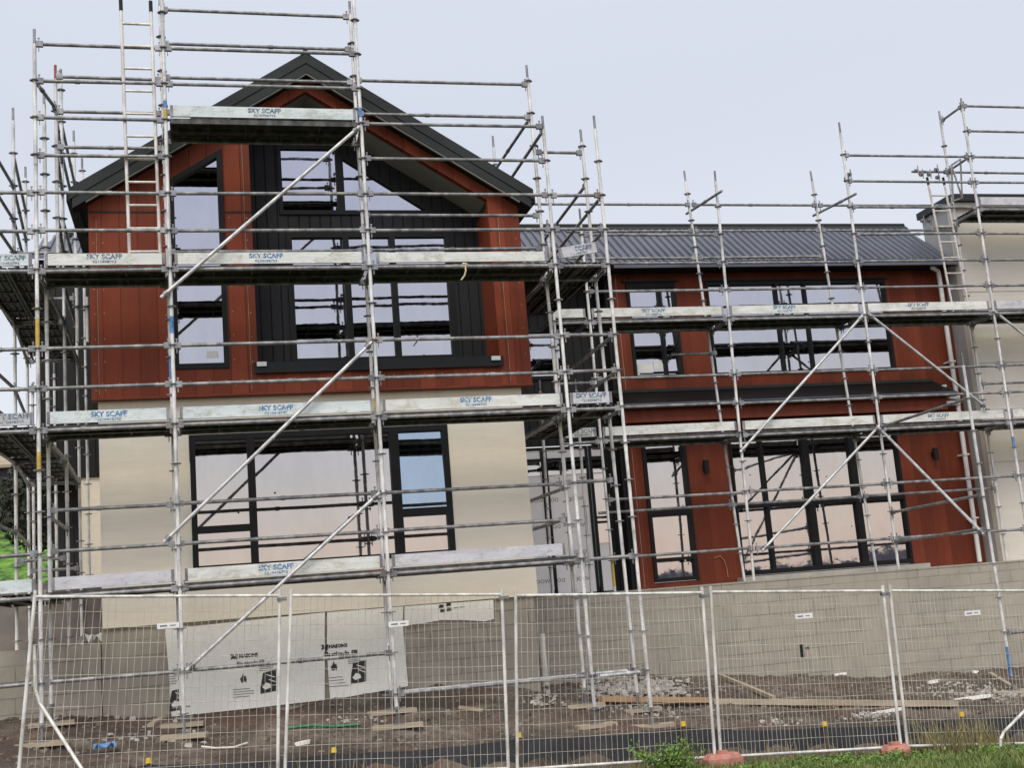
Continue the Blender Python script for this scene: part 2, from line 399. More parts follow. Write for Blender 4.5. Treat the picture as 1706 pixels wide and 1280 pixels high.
# ------------------------------------------------------------------ gable house
H = thing('gable_house', (1.67, 17.1, -1.0), 'tall red and cream gabled house with dark steep roof behind the near scaffold', 'house')
YR, YW, YB = 16.95, 17.1, 17.72
AX, AZ, SL = 1.67, 8.05, .637
def zr(x, off=0.): return AZ-SL*abs(x-AX)-off
ope = [(.83, 3.5), (4.23, 3.5), (4.23, zr(4.23, .47)), (AX, AZ-.47), (.83, zr(.83, .47))]
w1 = [(-.30, 3.53), (.46, 3.53), (.46, 6.69), (-.30, 6.21)]
redp = [(-1.34, 3.18), (4.69, 3.18), (4.69, zr(4.69, .14)), (AX, AZ-.14), (-1.34, zr(-1.34, .14))]
MB().prism(redp, YR, YR+.12, [ope, w1]).build('cladding', M['red'], H, True)
# returns of the upper box, side walls and recess lining
MB().box(-1.335, -1.2, YR+.122, 24, 3.185, zr(-1.34, .17)).build('side_wall', M['black_wall'], H)
MB().box(4.55, 4.685, YR+.122, 24, 3.185, zr(4.69, .17)).build('side_wall', M['red'], H)
MB().box(4.232, 4.33, YR+.122, YB, 3.55, zr(4.33, .5)).build('recess_lining', M['red'], H)
MB().box(.73, .828, YR+.122, YB, 3.55, zr(.73, .6)).build('recess_lining', M['red'], H)
sof = MB()
sof.add([(.83, YR+.122, zr(.83,.468)), (AX, YR+.122, AZ-.468), (AX, YB, AZ-.468), (.83, YB, zr(.83,.468)),
         (.83, YR+.122, zr(.83,.44)), (AX, YR+.122, AZ-.44), (AX, YB, AZ-.44), (.83, YB, zr(.83,.44))], [(0,1,2,3),(7,6,5,4),(0,4,5,1),(2,6,7,3),(1,5,6,2),(3,7,4,0)])
sof.add([(4.23, YR+.122, zr(4.23,.468)), (AX, YR+.122, AZ-.468), (AX, YB, AZ-.468), (4.23, YB, zr(4.23,.468)),
         (4.23, YR+.122, zr(4.23,.44)), (AX, YR+.122, AZ-.44), (AX, YB, AZ-.44), (4.23, YB, zr(4.23,.44))], [(3,2,1,0),(4,5,6,7),(1,5,4,0),(3,7,6,2),(2,6,5,1),(0,4,7,3)])
sof.build('soffit', M['soffit'], H)
w2 = [(1.27, 5.97), (3.68, 5.97), (2.20, 6.95), (2.20, 7.06), (1.27, 7.06)]
w3 = rect(1.34, 3.80, 3.70, 5.70)
MB().prism([(.73, 3.45), (4.33, 3.45), (4.33, zr(4.33,.43)), (AX, AZ-.43), (.73, zr(.73,.43))], YB, YB+.1, [w2, w3]).build('recess_wall', M['charcoal'], H, True)
# white sticker, black ledge with white end caps
lg = MB().box(.78, 4.27, YR-.07, YB-.005, 3.47, 3.585)
lg.box(.78, 4.27, YR-.072, YR-.045, 3.44, 3.47)
lg = lg.build('balcony_ledge', M['black_metal'], H)
for px, py in ((436, 607), (826, 597)):
    p = at(px, py, YR-.09); MB().box(p.x-.065, p.x+.065, YR-.11, YR-.075, p.z-.03, p.z+.03).build('end_cap', M['white'], lg)
# vertical cover strips with pale joints on the red cladding
for px in (160, 411, 838, 862):
    x = X_(px, 500, YR)
    MB().box(x-.012, x+.012, YR-.009, YR-.001, 3.2, zr(x, .5) if px != 838 else 5.7).build('cover_strip', M['red_trim'], H)
for px in (160.5, 411.5, 838.5):
    x = X_(px, 500, YR)
    MB().box(x+.013, x+.018, YR-.006, YR-.001, 3.22, zr(x, .55) if px < 800 else 5.7).build('joint_bead', M['timber'], H)
MB().box(-1.33, -.31, YR-.006, YR-.001, 5.74, 5.765).box(.47, .825, YR-.006, YR-.001, 5.74, 5.765).build('horizontal_flashing', M['black_metal'], H)
MB().box(-1.345, 4.695, YR-.012, YR+.2, 3.155, 3.178).build('drip_trim', M['red_trim'], H)
# nail heads
nh = MB(); rn = random.Random(3)
for x in (-1.28, -1.16, -.36, .52, .76, 4.36, 4.62):
    for i in range(9):
        z = 3.3+i*.34+rn.uniform(-.03,.03)
        if z < zr(x, .6): nh.box(x-.007, x+.007, YR-.004, YR-.0005, z-.007, z+.007)
for i in range(26):
    x = -1.2+i*.228+rn.uniform(-.02,.02); nh.box(x-.007, x+.007, YR-.004, YR-.0005, 3.36, 3.374)
nh.build('nail_heads', M['timber'], H)
# windows
W1 = window(H, shrink(w1), [rect(-.21, .38, 3.61, 4.80), [(-.21, 4.88), (.38, 4.88), (.38, 6.555), (-.21, 6.18)]], YR-.02, YR+.1, 'tall dark framed window with sloping head')
window(H, shrink(w2), [rect(1.33, 2.13, 6.04, 6.995), [(2.24, 6.04), (3.46, 6.04), (2.24, 6.85)]], YB-.03, YB+.06, 'gable window with one raked pane')
W3 = window(H, shrink(w3), [rect(1.43, 2.17, 3.80, 5.62), rect(2.26, 2.86, 3.80, 5.62), rect(2.95, 3.71, 3.80, 5.62)], YB-.03, YB+.07, 'wide three panel sliding window in the recess')
def sticker(win, px, py, Y, w_, h_):
    p = at(px, py, Y); MB().box(p.x-w_/2, p.x+w_/2, Y-.004, Y-.001, p.z-h_/2, p.z+h_/2).build('sticker', M['white'], win)
sticker(W3, 727, 404, YB+.03, .15, .10); sticker(W1, 354, 591, YR+.052, .16, .10)
# ground floor in cream render with window hole
wl = rect(-.12, 3.43, .83, 2.66)
MB().prism(rect(-1.27, 4.55, .18, 3.30), YW, YW+.14, [wl]).build('rendered_wall', M['cream'], H, True)
window(H, inset(-.12, 3.43, .83, 2.66, .004), [rect(-.04, .64, 1.42, 2.58), rect(-.04, .64, .90, 1.33), rect(.74, 2.59, .90, 2.58), rect(2.72, 3.34, 1.50, 2.58), rect(2.72, 3.34, .90, 1.39)],
       YW-.015, YW+.09, 'wide ground floor window of five panes', tilt=(3, .055))
MB().box(-1.25, -1.13, YW+.142, 24, .19, 3.15).build('side_wall', M['cream'], H)
MB().box(4.40, 4.53, YW+.142, 24, .19, 3.15).build('side_wall', M['cream'], H)
MB().box(-1.29, 4.50, YW+.05, YW+.4, -1.6, .178).build('foundation_wall', M['block'], H)
# floor slab between storeys closes the box from below
MB().box(-1.19, 4.54, YR+.125, 23.9, 3.19, 3.28).build('floor_slab', M['soffit'], H)
# roof
rf = MB()
XL, XR = -1.55, 4.86
rf.add([(XL, 16.74, zr(XL)), (AX, 16.74, AZ), (XR, 16.74, zr(XR)), (XR, 16.74, zr(XR,.11)), (AX, 16.74, AZ-.11), (XL, 16.74, zr(XL,.11)),
        (XL, 24.3, zr(XL)), (AX, 24.3, AZ), (XR, 24.3, zr(XR)), (XR, 24.3, zr(XR,.11)), (AX, 24.3, AZ-.11), (XL, 24.3, zr(XL,.11))],
       [(0,1,4,5),(1,2,3,4),(0,6,7,1),(1,7,8,2),(5,4,10,11),(4,3,9,10),(0,5,11,6),(2,8,9,3),(6,11,10,7),(7,10,9,8)])
rf = rf.build('roof', M['barge'], H, True)
def chev(d0, d1, y0, y1, x0, x1):
    return MB().prism([(x0, zr(x0, d0)), (AX, AZ-d0), (x1, zr(x1, d0)), (x1, zr(x1, d1)), (AX, AZ-d1), (x0, zr(x0, d1))], y0, y1)
chev(-.012, .15, 16.69, 16.737, XL-.01, XR+.01).build('barge_board', M['barge'], rf, True)
chev(.152, .29, 16.705, 16.75, XL+.03, XR-.03).build('barge_board', M['barge'], rf, True)
chev(.292, .312, 16.72, 16.76, XL+.2, XR-.2).build('barge_trim', M['soffit'], rf, True)
chev(.262, .285, 16.765, 16.945, XL+.03, XR-.03).build('overhang_soffit', M['black_metal'], rf, True)
MB().prism([(AX-.07, AZ-.028), (AX-.012, AZ+.07), (AX+.012, AZ+.07), (AX+.07, AZ-.028), (AX+.07, AZ-.05), (AX, AZ+.0), (AX-.07, AZ-.05)], 16.68, 24.3).build('ridge_cap', M['barge'], rf, True)
for x in (XL-.05, XR-.06):
    MB().box(x, x+.11, 16.765, 24.2, zr(XL,.16), zr(XL,.03)).build('gutter', M['black_metal'], rf)

# ------------------------------------------------------------------ red wing
YV = 20.8
WG = thing('red_wing', (10.5, YV, .14), 'long red boarded wing with ribbed charcoal roof above the block retaining wall', 'house')
w4 = rect(7.66, 8.62, 3.93, 5.71); w5 = rect(9.22, 12.95, 3.93, 5.71)
w6 = rect(7.66, 8.50, .27, 2.86); w7 = rect(9.33, 12.76, .27, 2.86)
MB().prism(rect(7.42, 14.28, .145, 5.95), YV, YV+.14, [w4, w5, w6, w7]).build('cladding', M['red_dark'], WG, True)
W4 = window(WG, inset(7.66, 8.62, 3.93, 5.71, .004), [rect(7.72, 8.28, 3.98, 5.60), rect(8.32, 8.57, 3.98, 5.60)], YV-.03, YV+.09, 'small upper window with one narrow pane')
def sx(px, py=545): return X_(px, py, YV)
s5 = [sx(1293, 490), sx(1341, 490)]
ps = [9.27]+[v for s_ in s5 for v in (s_-.018, s_+.018)]+[12.90]
window(WG, inset(9.22, 12.95, 3.93, 5.71, .004), [rect(ps[2*i], ps[2*i+1], 3.98, 5.64) for i in range(3)], YV-.03, YV+.09, 'long upper strip window of three panes')
window(WG, inset(7.66, 8.50, .27, 2.86, .004), [rect(7.73, 8.43, .34, .64), rect(7.73, 8.43, .69, 1.42), rect(7.73, 8.43, 1.54, 2.80)], YV-.03, YV+.09, 'tall narrow window beside the corner')
s7 = [sx(1278, 840), sx(1352, 840), sx(1430, 840)]
hw = [.028, .062, .062]
pe = [9.38]+[v for s_, h in zip(s7, hw) for v in (s_-h, s_+h)]+[12.71]
pn = []
for i in range(4):
    pn.append(rect(pe[2*i], pe[2*i+1], .36, 1.47)); pn.append(rect(pe[2*i], pe[2*i+1], 1.55, 2.80))
window(WG, inset(9.33, 12.76, .27, 2.86, .004), pn, YV-.03, YV+.09, 'wide glazed doors with black frames', name='glazed_door')
sticker(W4, 1075, 614, YV+.042, .30, .17); sticker(W4, 1096, 609, YV+.04, .16, .15)
# head flashings and corner beads
MB().box(7.60, 8.68, YV-.05, YV-.001, 5.715, 5.75).box(9.15, 13.02, YV-.05, YV-.001, 5.715, 5.75).build('head_flashing', M['black_metal'], WG)
MB().box(7.44, 7.47, YV-.008, YV-.001, .2, 5.9).build('corner_trim', M['red_trim'], WG)
MB().box(7.475, 7.481, YV-.006, YV-.001, .2, 5.9).build('joint_bead', M['timber'], WG)
MB().box(9.2, 12.9, YV-.32, YV-.035, .15, .25).build('door_sill', M['concrete'], WG)
# roof of the wing with standing ribs, ridge, gutter
gy, gz, ry, rz_ = 20.42, 5.98, 21.9, 7.13
rw = MB().add([(4.95, gy, gz), (14.24, gy, gz), (14.24, ry, rz_), (4.95, ry, rz_), (14.24, ry+1.6, gz+.1), (4.95, ry+1.6, gz+.1)], [(0,1,2,3), (3,2,4,5)])
nrm = Vector((0, -(rz_-gz), ry-gy)).normalized()
rw.add([Vector(v)-nrm*.06 for v in ((4.95, gy, gz), (14.24, gy, gz), (14.24, ry, rz_), (4.95, ry, rz_))], [(3,2,1,0)])
x = 5.02
while x < 14.22:
    a, b2 = Vector((x, gy-.01, gz)), Vector((x, ry, rz_))
    o = nrm*.034
    rw.add([a+Vector((-.032,0,0)), a+Vector((.032,0,0)), b2+Vector((.032,0,0)), b2+Vector((-.032,0,0)),
            a+o+Vector((-.016,0,0)), a+o+Vector((.016,0,0)), b2+o+Vector((.016,0,0)), b2+o+Vector((-.016,0,0))],
           [(4,5,6,7), (0,4,7,3), (1,2,6,5), (0,1,5,4)])
    x += .152
rw = rw.build('roof', M['roof_metal'], WG)
rc = MB().tube((4.95, ry, rz_+.02), (14.25, ry, rz_+.02), .055, 8)
rc.add([(4.95, ry-.17, rz_-.085), (14.25, ry-.17, rz_-.085), (14.25, ry, rz_+.05), (4.95, ry, rz_+.05), (4.95, ry-.17, rz_-.11), (14.25, ry-.17, rz_-.11)], [(0,1,2,3), (4,5,1,0)])
rc.build('ridge_cap', M['black_metal'], rw)
MB().box(7.3, 14.26, gy-.12, gy+.0, gz-.13, gz-.015).build('gutter', M['black_metal'], rw)
MB().box(7.3, 14.26, gy+.005, YV-.005, gz-.10, gz-.065).build('eave_soffit', M['black_metal'], rw)
MB().box(7.3, 14.26, gy-.127, gy-.121, gz-.125, gz-.055).build('gutter_bead', M['roof_metal'], rw)
# canopy between the storeys
yc = YV-.60
cp = MB().add([(7.2, yc, 3.38), (13.75, yc, 3.38), (13.75, YV-.003, 3.66), (7.2, YV-.003, 3.66), (7.2, yc, 3.30), (13.75, yc, 3.30), (13.75, YV-.003, 3.30), (7.2, YV-.003, 3.30)],
              [(0,1,2,3), (4,5,1,0), (7,6,5,4), (0,3,7,4), (1,5,6,2), (2,6,7,3)])
cp = cp.build('canopy', M['black_metal'], WG)
MB().box(7.2, 13.7, YV-.03, YV-.004, 3.665, 3.72).build('canopy_flashing', M['barge'], cp)
MB().box(7.2, 13.74, yc-.075, yc-.002, 3.27, 3.36).build('canopy_gutter', M['black_metal'], cp)
MB().box(7.2, 13.74, yc-.08, yc-.0755, 3.335, 3.352).build('gutter_bead', M['roof_metal'], cp)
MB().box(7.2, 13.6, yc+.10, yc+.14, 3.05, 3.297).build('canopy_fascia', M['red_trim'], cp)
MB().box(7.2, 13.6, yc+.145, YV-.004, 3.10, 3.13).build('canopy_soffit', M['black_metal'], cp)
# white downpipe
dp = MB(); Yp = 20.62
P = [at(1552, 436, 20.45), at(1553, 446, 20.45), at(1563, 452, Yp), at(1566, 470, Yp)]
dp.path([P[0], P[1], P[2], P[3], Vector((P[3].x+.0, Yp, 3.0)), Vector((P[3].x-.02, Yp, .2))], .045, 10)
for z in (5.1, 4.0, 2.2, 1.0): dp.box(P[3].x-.06, P[3].x+.06, Yp-.055, YV-.005, z, z+.03)
q = at(1574, 652, Yp-.1)
dp.path([q+Vector((0,0,.12)), q+Vector((0,0,-.02)), q+Vector((.06,0,-.10)), Vector((P[3].x, Yp-.05, q.z-.12))], .05, 10)
dp.path([at(1566, 672, Yp-.05), Vector((P[3].x, Yp-.05, at(1590, 672, Yp-.05).z))], .045, 10)
dp.build('downpipe', M['white'], WG)
# recessed dark link between the wing and the gable house
YL = 21.3
w8 = rect(4.75, 6.55, 4.05, 5.0)
MB().prism(rect(4.6, 7.55, .145, 5.95), YL, YL+.12, [w8, rect(4.95, 6.95, .3, 2.85)]).build('link_wall', M['black_wall'], WG, True)
window(WG, inset(4.75, 6.55, 4.05, 5.0, .004), [rect(4.82, 5.55, 4.12, 4.93), rect(5.65, 6.48, 4.12, 4.93)], YL-.03, YL+.08, 'upper window of the dark recess')
MB().box(7.30, 7.42, YV+.145, YL+.1, .15, 5.9).build('link_return', M['black_wall'], WG)

# wrapped glazing units standing in the recess
def text_mesh(txt, size, mirror=False, bold=.0):
    cu = bpy.data.curves.new('t', 'FONT'); cu.body = txt; cu.size = size; cu.align_x = 'CENTER'; cu.align_y = 'CENTER'; cu.offset = bold; cu.resolution_u = 2
    o = bpy.data.objects.new('t', cu); COL.objects.link(o)
    dg = bpy.context.evaluated_depsgraph_get(); me = bpy.data.meshes.new_from_object(o.evaluated_get(dg))
    bpy.data.objects.remove(o); bpy.data.curves.remove(cu)
    if mirror:
        for v in me.vertices: v.co.x *= -1
    return me
_tc = {}
def lettering(name, txt, size, wp, m, parent, mirror=False, bold=0., wid=1.0, rot=0.):
    """upright lettering facing the camera side (-y)"""
    key = (txt, size, mirror, bold, m.name)
    if key not in _tc:
        me = text_mesh(txt, size, mirror, bold); me.name = name; me.materials.clear(); me.materials.append(m); _tc[key] = me
    o = bpy.data.objects.new(name, _tc[key]); COL.objects.link(o); o.parent = parent
    o.location = Vector(wp)-wloc(parent); o.rotation_euler = (R(90), 0, 0)
    if rot: o.rotation_euler = (R(90), rot, 0)
    o.scale = (wid, 1, 1); return o
def wrapped(x0, x1, y, z0, z1, lab, cols):
    t = thing('glazing_unit', ((x0+x1)/2, y, .14), lab, 'glazing unit', 'wrapped glazing units in the recess')
    f = MB().prism(rect(x0, x1, z0, z1), y, y+.06, [rect(x0+.05, x1-.05, z0+.06, z1-.25), rect(x0+.05, x1-.05, z1-.2, z1-.05)])
    f.build('frame', M['frame'], t, True)
    sh = MB().box(x0+.052, x1-.052, y+.02, y+.03, z0+.062, z1-.252).box(x0+.052, x1-.052, y+.02, y+.03, z1-.198, z1-.052).build('sheet', M['wrap'], t)
    MB().box(x0+.052, x1-.052, y+.008, y+.014, z1-.50, z1-.258).build('pane', M['glass'], t)
    if not cols: MB().box(x0+.052, x1-.052, y+.008, y+.014, z0+.9, z1-.52).build('pane', M['glass'], t)
    for cx, w in cols:
        for i in range(5):
            lettering('printed_word', w, .095, (cx, y+.016, z0+.3+i*.47), M['grey_ink'], sh, True)
    return t
xa_, xb_, xc_ = X_(908, 800, 21.15), X_(983, 800, 21.15), X_(1003, 800, 21.15)
wrapped(4.98, xa_, 21.15, .145, 2.8, 'pale wrapped glazing unit half hidden by the cream house corner', [(xa_-.22, 'WOOD')])
wrapped(xa_+.02, xb_, 21.15, .145, 2.8, 'wide pale wrapped glazing unit with rows of mirrored print', [((xa_+xb_)/2+.13, 'WOOD'), ((xa_+xb_)/2-.27, 'DO')])
wrapped(xb_+.02, xc_+.08, 21.15, .145, 2.8, 'narrow wrapped glazing unit at the dark edge of the recess', [])
# black wall lights
for px, py, lab in ((1176, 778, 'black tube wall light on the red boards beside the narrow window'), (1558, 757, 'black tube wall light on the red boards right of the glazed doors')):
    p = at(px, py, YV-.09)
    t = thing('wall_light', (p.x, YV-.004, p.z), lab, 'wall light', 'wall lights on the red wing')
    MB().tube((p.x, YV-.1, p.z-.115), (p.x, YV-.1, p.z+.115), .052, 14).build('lamp_body', M['black_metal'], t)
    MB().box(p.x-.03, p.x+.03, YV-.06, YV-.004, p.z-.05, p.z+.05).build('bracket', M['black_metal'], t)
# loose orange cable on the wing wall
cb = MB(); c0 = [at(*q, YV-.02) for q in ((1190, 930), (1200, 927), (1207, 935), (1211, 948), (1213, 962))]
tag(cb.path(c0, .008, 5).build('cable', M['cable'], origin=c0[0]), 'thin orange cable sticking out of the red wall below the left wall light', 'cable')

# ------------------------------------------------------------------ cream building on the right
CB = thing('cream_building', (16.5, 20.3, .14), 'flat roofed cream rendered building at the right edge', 'building')
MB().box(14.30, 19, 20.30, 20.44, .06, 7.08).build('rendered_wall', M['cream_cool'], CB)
MB().box(14.302, 14.44, 20.442, 21.3, .06, 7.08).build('side_wall', M['grey_wall'], CB)
MB().box(14.22, 19.2, 20.12, 21.35, 7.085, 7.22).build('roof_slab', M['barge'], CB)
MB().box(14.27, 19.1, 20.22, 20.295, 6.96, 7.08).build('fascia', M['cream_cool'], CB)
for z in (2.0, 3.9, 5.3): MB().box(14.301, 19, 20.292, 20.299, z, z+.012).build('control_joint', M['grey_wall'], CB)
# ------------------------------------------------------------------ house at the back left
RH = thing('rear_house', (-2.1, 23, 0), 'dark clad rear house with grey roof glimpsed behind the left scaffold', 'house')
MB().box(-2.72, -1.36, 23.0, 27, 2.9, 6.9).build('upper_wall', M['black_wall'], RH)
MB().box(-2.06, -1.36, 23.05, 27, -.02, 2.895).build('rendered_wall', M['cream'], RH)
rr_ = MB().add([(-2.85, 22.8, 6.93), (-1.36, 22.8, 6.93), (-1.36, 24.3, 7.75), (-2.5, 24.3, 7.75), (-2.85, 22.8, 6.86), (-1.36, 22.8, 6.86)], [(0,1,2,3), (4,5,1,0)])
for i in range(8):
    xx = -2.7+i*.17; rr_.bar((xx, 22.8, 6.955), (xx, 24.3, 7.775), .04, .03)
rr_.build('roof', M['roof_metal'], RH)
MB().box(-2.5, -1.36, 24.25, 24.4, 7.75, 7.82).build('ridge_cap', M['black_metal'], RH)
# shed, bank and plants beyond on the left
SH = thing('garden_shed', (-4.5, 27, 2.1), 'plum coloured shed with pale roof far behind the left scaffold', 'shed')
MB().box(-5.6, -3.15, 27, 29, 2.6, 3.7).build('wall', M['shed'], SH)
MB().add([(-5.8, 26.8, 3.72), (-3.0, 26.8, 3.72), (-3.0, 28.2, 4.4), (-5.8, 28.2, 4.4), (-5.8, 26.8, 3.66), (-3.0, 26.8, 3.66)], [(0,1,2,3), (4,5,1,0)]).build('roof', M['timber'], SH)
MB().box(-5.4, -5.3, 26.98, 27.1, 1.0, 2.6).box(-3.4, -3.3, 26.98, 27.1, 1.0, 2.6).build('legs', M['bark'], SH)
bk = MB(); rows = []
for j in range(10):
    for i in range(24):
        xx = -14+i*.8; yy = 27.5+j*1.2
        bk.v.append(Vector((xx, yy, -.6+j*.46+.2*mnoise.noise(Vector((xx*.5, yy*.4, 0))))))
bk.f = [(j*24+i, j*24+i+1, (j+1)*24+i+1, (j+1)*24+i) for j in range(9) for i in range(23)]; bk.sm = [True]*len(bk.f)
tag(bk.build('terrain_bank', M['bright_green']), kind='structure')

def foliage(n, fn, size, rnd):
    mb = MB()
    for _ in range(n):
        p = fn(rnd); s = size*rnd.uniform(.6, 1.4)
        d = Vector((rnd.uniform(-1,1), rnd.uniform(-1,1), rnd.uniform(-.6,1))).normalized()
        a = d.orthogonal().normalized(); a = Matrix.Rotation(rnd.uniform(0, 6.28), 3, d) @ a; b3 = d.cross(a)
        mb.add([p-a*s*.5, p+b3*s*.28, p+a*s*.5, p-b3*s*.28], [(0,1,2,3)])
    return mb
def blob(c, r):
    def fn(rnd):
        while True:
            v = Vector((rnd.uniform(-1,1), rnd.uniform(-1,1), rnd.uniform(-1,1)))
            if .3 < v.length < 1: return Vector((c[0]+v.x*r[0], c[1]+v.y*r[1], c[2]+v.z*r[2]))
    return fn
rd = random.Random(5)
tp = at(52, 800, 25)
T = thing('tree', (tp.x, 25, -.02), 'dark bare leaved tree behind the left scaffold', 'tree')
MB().tube((tp.x, 25, -.05), (tp.x+.05, 25, 2.2), .09, 8, .05).tube((tp.x+.03, 25, 1.7), (tp.x-.4, 25, 2.9), .04, 6, .02).tube((tp.x+.05, 25, 1.9), (tp.x+.4, 25, 3.0), .04, 6, .02).build('trunk', M['bark'], T)
foliage(1500, blob((tp.x, 25, 2.7), (.62, .6, .95)), .14, rd).build('crown', M['tree'], T)
hd = foliage(5200, lambda q: Vector((q.uniform(-10, -2.6), 39+q.uniform(-.6,.6), q.uniform(1.5, 5.6)+.5*math.sin(q.uniform(0,6)))), .32, rd)
HG = thing('hedge', (-6, 39, 2.5), 'dark hedge along the top of the green bank at the far left', 'hedge')
hd.build('foliage', M['tree'], HG); MB().box(-10, -2.7, 38.9, 39.1, 1.5, 5.0).build('stems', M['bark'], HG)
bp = at(90, 845, 26)
T = thing('shrub', (bp.x, 26, -.02), 'lime green shrub seen between the left scaffold tubes', 'shrub')
MB().tube((bp.x, 26, -.05), (bp.x, 26, bp.z), .04, 6).build('stem', M['bark'], T)
foliage(900, blob((bp.x, 26, bp.z), (.26, .3, .42)), .12, rd).build('crown', M['lime_leaf'], T)

# ------------------------------------------------------------------ retaining walls
rwl = MB().box(4.52, 18, 19.16, 19.40, -2.3, .135)
rwl.box(4.52, 18, 19.15, 19.42, .136, .165)
RW = tag(rwl.build('retaining_wall', M['block'], origin=(11, 19.28, -1.5)), 'long grey concrete block retaining wall below the red wing', 'retaining wall')
lw = MB().box(-9, -1.30, 17.12, 17.36, -1.6, .0)
tag(lw.build('retaining_wall', M['block_left'], origin=(-5, 17.24, -.9)), 'low grey block wall at the left edge below the left scaffold', 'retaining wall')

for px, py, w_, h_ in ((1336, 1085, .07, .2), (1345, 1080, .05, .03)):
    p = at(px, py, 19.15); MB().box(p.x-w_/2, p.x+w_/2, 19.145, 19.158, p.z-h_/2, p.z+h_/2).build('weep_opening', M['black_metal'], RW)
# insulation boards leaning on the foundation
def sheet(poly, y0, y1, lab, z0):
    o = MB().prism(poly, y0, y1).build('insulation_board', M['board_white'], None, True, origin=(poly[0][0], y0, z0))
    return tag(o, lab, 'insulation board', 'white insulation boards on the foundation')
yb = 17.105
def pz(px, py, Y=yb): p = at(px, py, Y); return (p.x, p.z)
B1 = sheet([pz(286, 1195), pz(420, 1181), pz(541, 1167), pz(541, 1021), pz(275, 1049), pz(281, 1120)], yb, yb+.03, 'large white printed insulation board left of the narrow dark gap', -1.0)
B2 = sheet([pz(550, 1167), pz(620, 1155), pz(680, 1144), pz(671, 1042), pz(672, 1011), pz(545, 1021), pz(545, 1090)], yb, yb+.03, 'white printed insulation board right of the narrow dark gap', -.95)
B3 = sheet([pz(674, 1043), pz(700, 1040), pz(735, 1034), pz(775, 1034), pz(808, 1036), pz(823, 1032), pz(822, 1000), pz(674, 1011)], yb, yb+.03, 'short ragged strip of white board under the cream wall', -.1)
def on(B, fn): return fn
def mark(B, name, pts, m=None):
    MB().prism([pz(*p, yb-.003) for p in pts], yb-.004, yb-.001).build(name, m or M['black_ink'], B, True)
def logo(B, px, py):
    mark(B, 'printed_emblem', [(px-6, py+5), (px-4, py-1), (px-7, py-4), (px-2, py-4), (px+1, py-1), (px+3, py-5), (px+6, py-4), (px+5, py+5), (px+2, py+4), (px-1, py+3)])
def words(B, px, py, s, size, wid=1., bold=.004):
    p = at(px, py, yb-.004); lettering('printed_word', s, size, (p.x, yb-.004, p.z), M['black_ink'], B, False, bold, wid)
logo(B1, 390, 1095); words(B1, 414, 1093, 'MASONS', .062)
logo(B2, 541, 1079); words(B2, 563, 1077, 'MASONS', .062)
words(B2, 568, 1090, 'Plasticada FR', .088, 1.0, .004)
words(B1, 418, 1105, 'Plasticada FR', .07, 1.0, .001)
def flame(B, px, py):
    mark(B, 'flame_symbol', [(px-4, py+7), (px-6, py+1), (px-3, py-3), (px-1, py-9), (px+1, py-3), (px+3, py-5), (px+5, py+2), (px+4, py+7), (px+1, py+4), (px, py+7)])
flame(B1, 406, 1131); flame(B2, 557, 1111)
def lines(B, x0, x1, y0, n, dy=4.2, sl=-.09):
    mb = MB(); rn = random.Random(int(x0))
    for i in range(n):
        a = x1-rn.uniform(0, (x1-x0)*.35); y = y0+i*dy
        mb.prism([pz(x0, y+.9, yb-.003), pz(a, y+.9+sl*(a-x0), yb-.003), pz(a, y-.3+sl*(a-x0), yb-.003), pz(x0, y-.3, yb-.003)], yb-.004, yb-.001)
    mb.build('small_print', M['grey_ink'], B, True)
lines(B1, 388, 428, 1150, 4); lines(B2, 548, 582, 1130, 4, 5); lines(B1, 432, 462, 1112, 3, 3); lines(B2, 580, 604, 1100, 3, 3)
lines(B1, 282, 298, 1128, 4, 4)
def photo(B, x0, y0):
    # a black and white site picture: dark wall courses, pale figure shapes
    mark(B, 'printed_picture', [(x0+8, y0+6), (x0+30, y0), (x0+30, y0+36), (x0+4, y0+41), (x0+4, y0+30)])
    w = M['board_white']
    for pts in ([(x0+7, y0+30), (x0+13, y0+22), (x0+20, y0+24), (x0+22, y0+30), (x0+12, y0+34)], [(x0+14, y0+8), (x0+28, y0+12), (x0+28, y0+13.5), (x0+14, y0+9.5)],
                [(x0+18, y0+16), (x0+29, y0+20), (x0+29, y0+21.5), (x0+18, y0+17.5)]):
        MB().prism([pz(*p, yb-.006) for p in pts], yb-.007, yb-.0045).build('printed_picture', w, B, True)
photo(B1, 430, 1116); photo(B2, 580, 1100); photo(B1, 282-4, 1146)
for i, (px, py) in enumerate([(735, 1011), (747, 1008), (737, 1018), (748, 1016), (760, 1013), (770, 1012)]):
    mark(B3, 'torn_print', [(px-4, py+3), (px+4, py+2), (px+4, py-3), (px-3, py-3)] if i < 4 else [(px-4, py+1), (px+4, py), (px+4, py-1), (px-4, py)])

# pipe standing by the foundation corner
a, b_ = at(901, 1057, 19.0), at(908, 1142, 19.0)
pp = MB().tube((a.x, 19.0, G(a.x, 19.0)-.05), (a.x, 19.0, a.z), .06, 14)
pp.tube((a.x, 19.0, a.z-.1), (a.x, 19.0, a.z+.005), .066, 14)
tag(pp.build('drain_pipe', M['pvc'], origin=(a.x, 19.0, G(a.x, 19.0))), 'short white plastic pipe standing upright by the block wall corner', 'pipe')

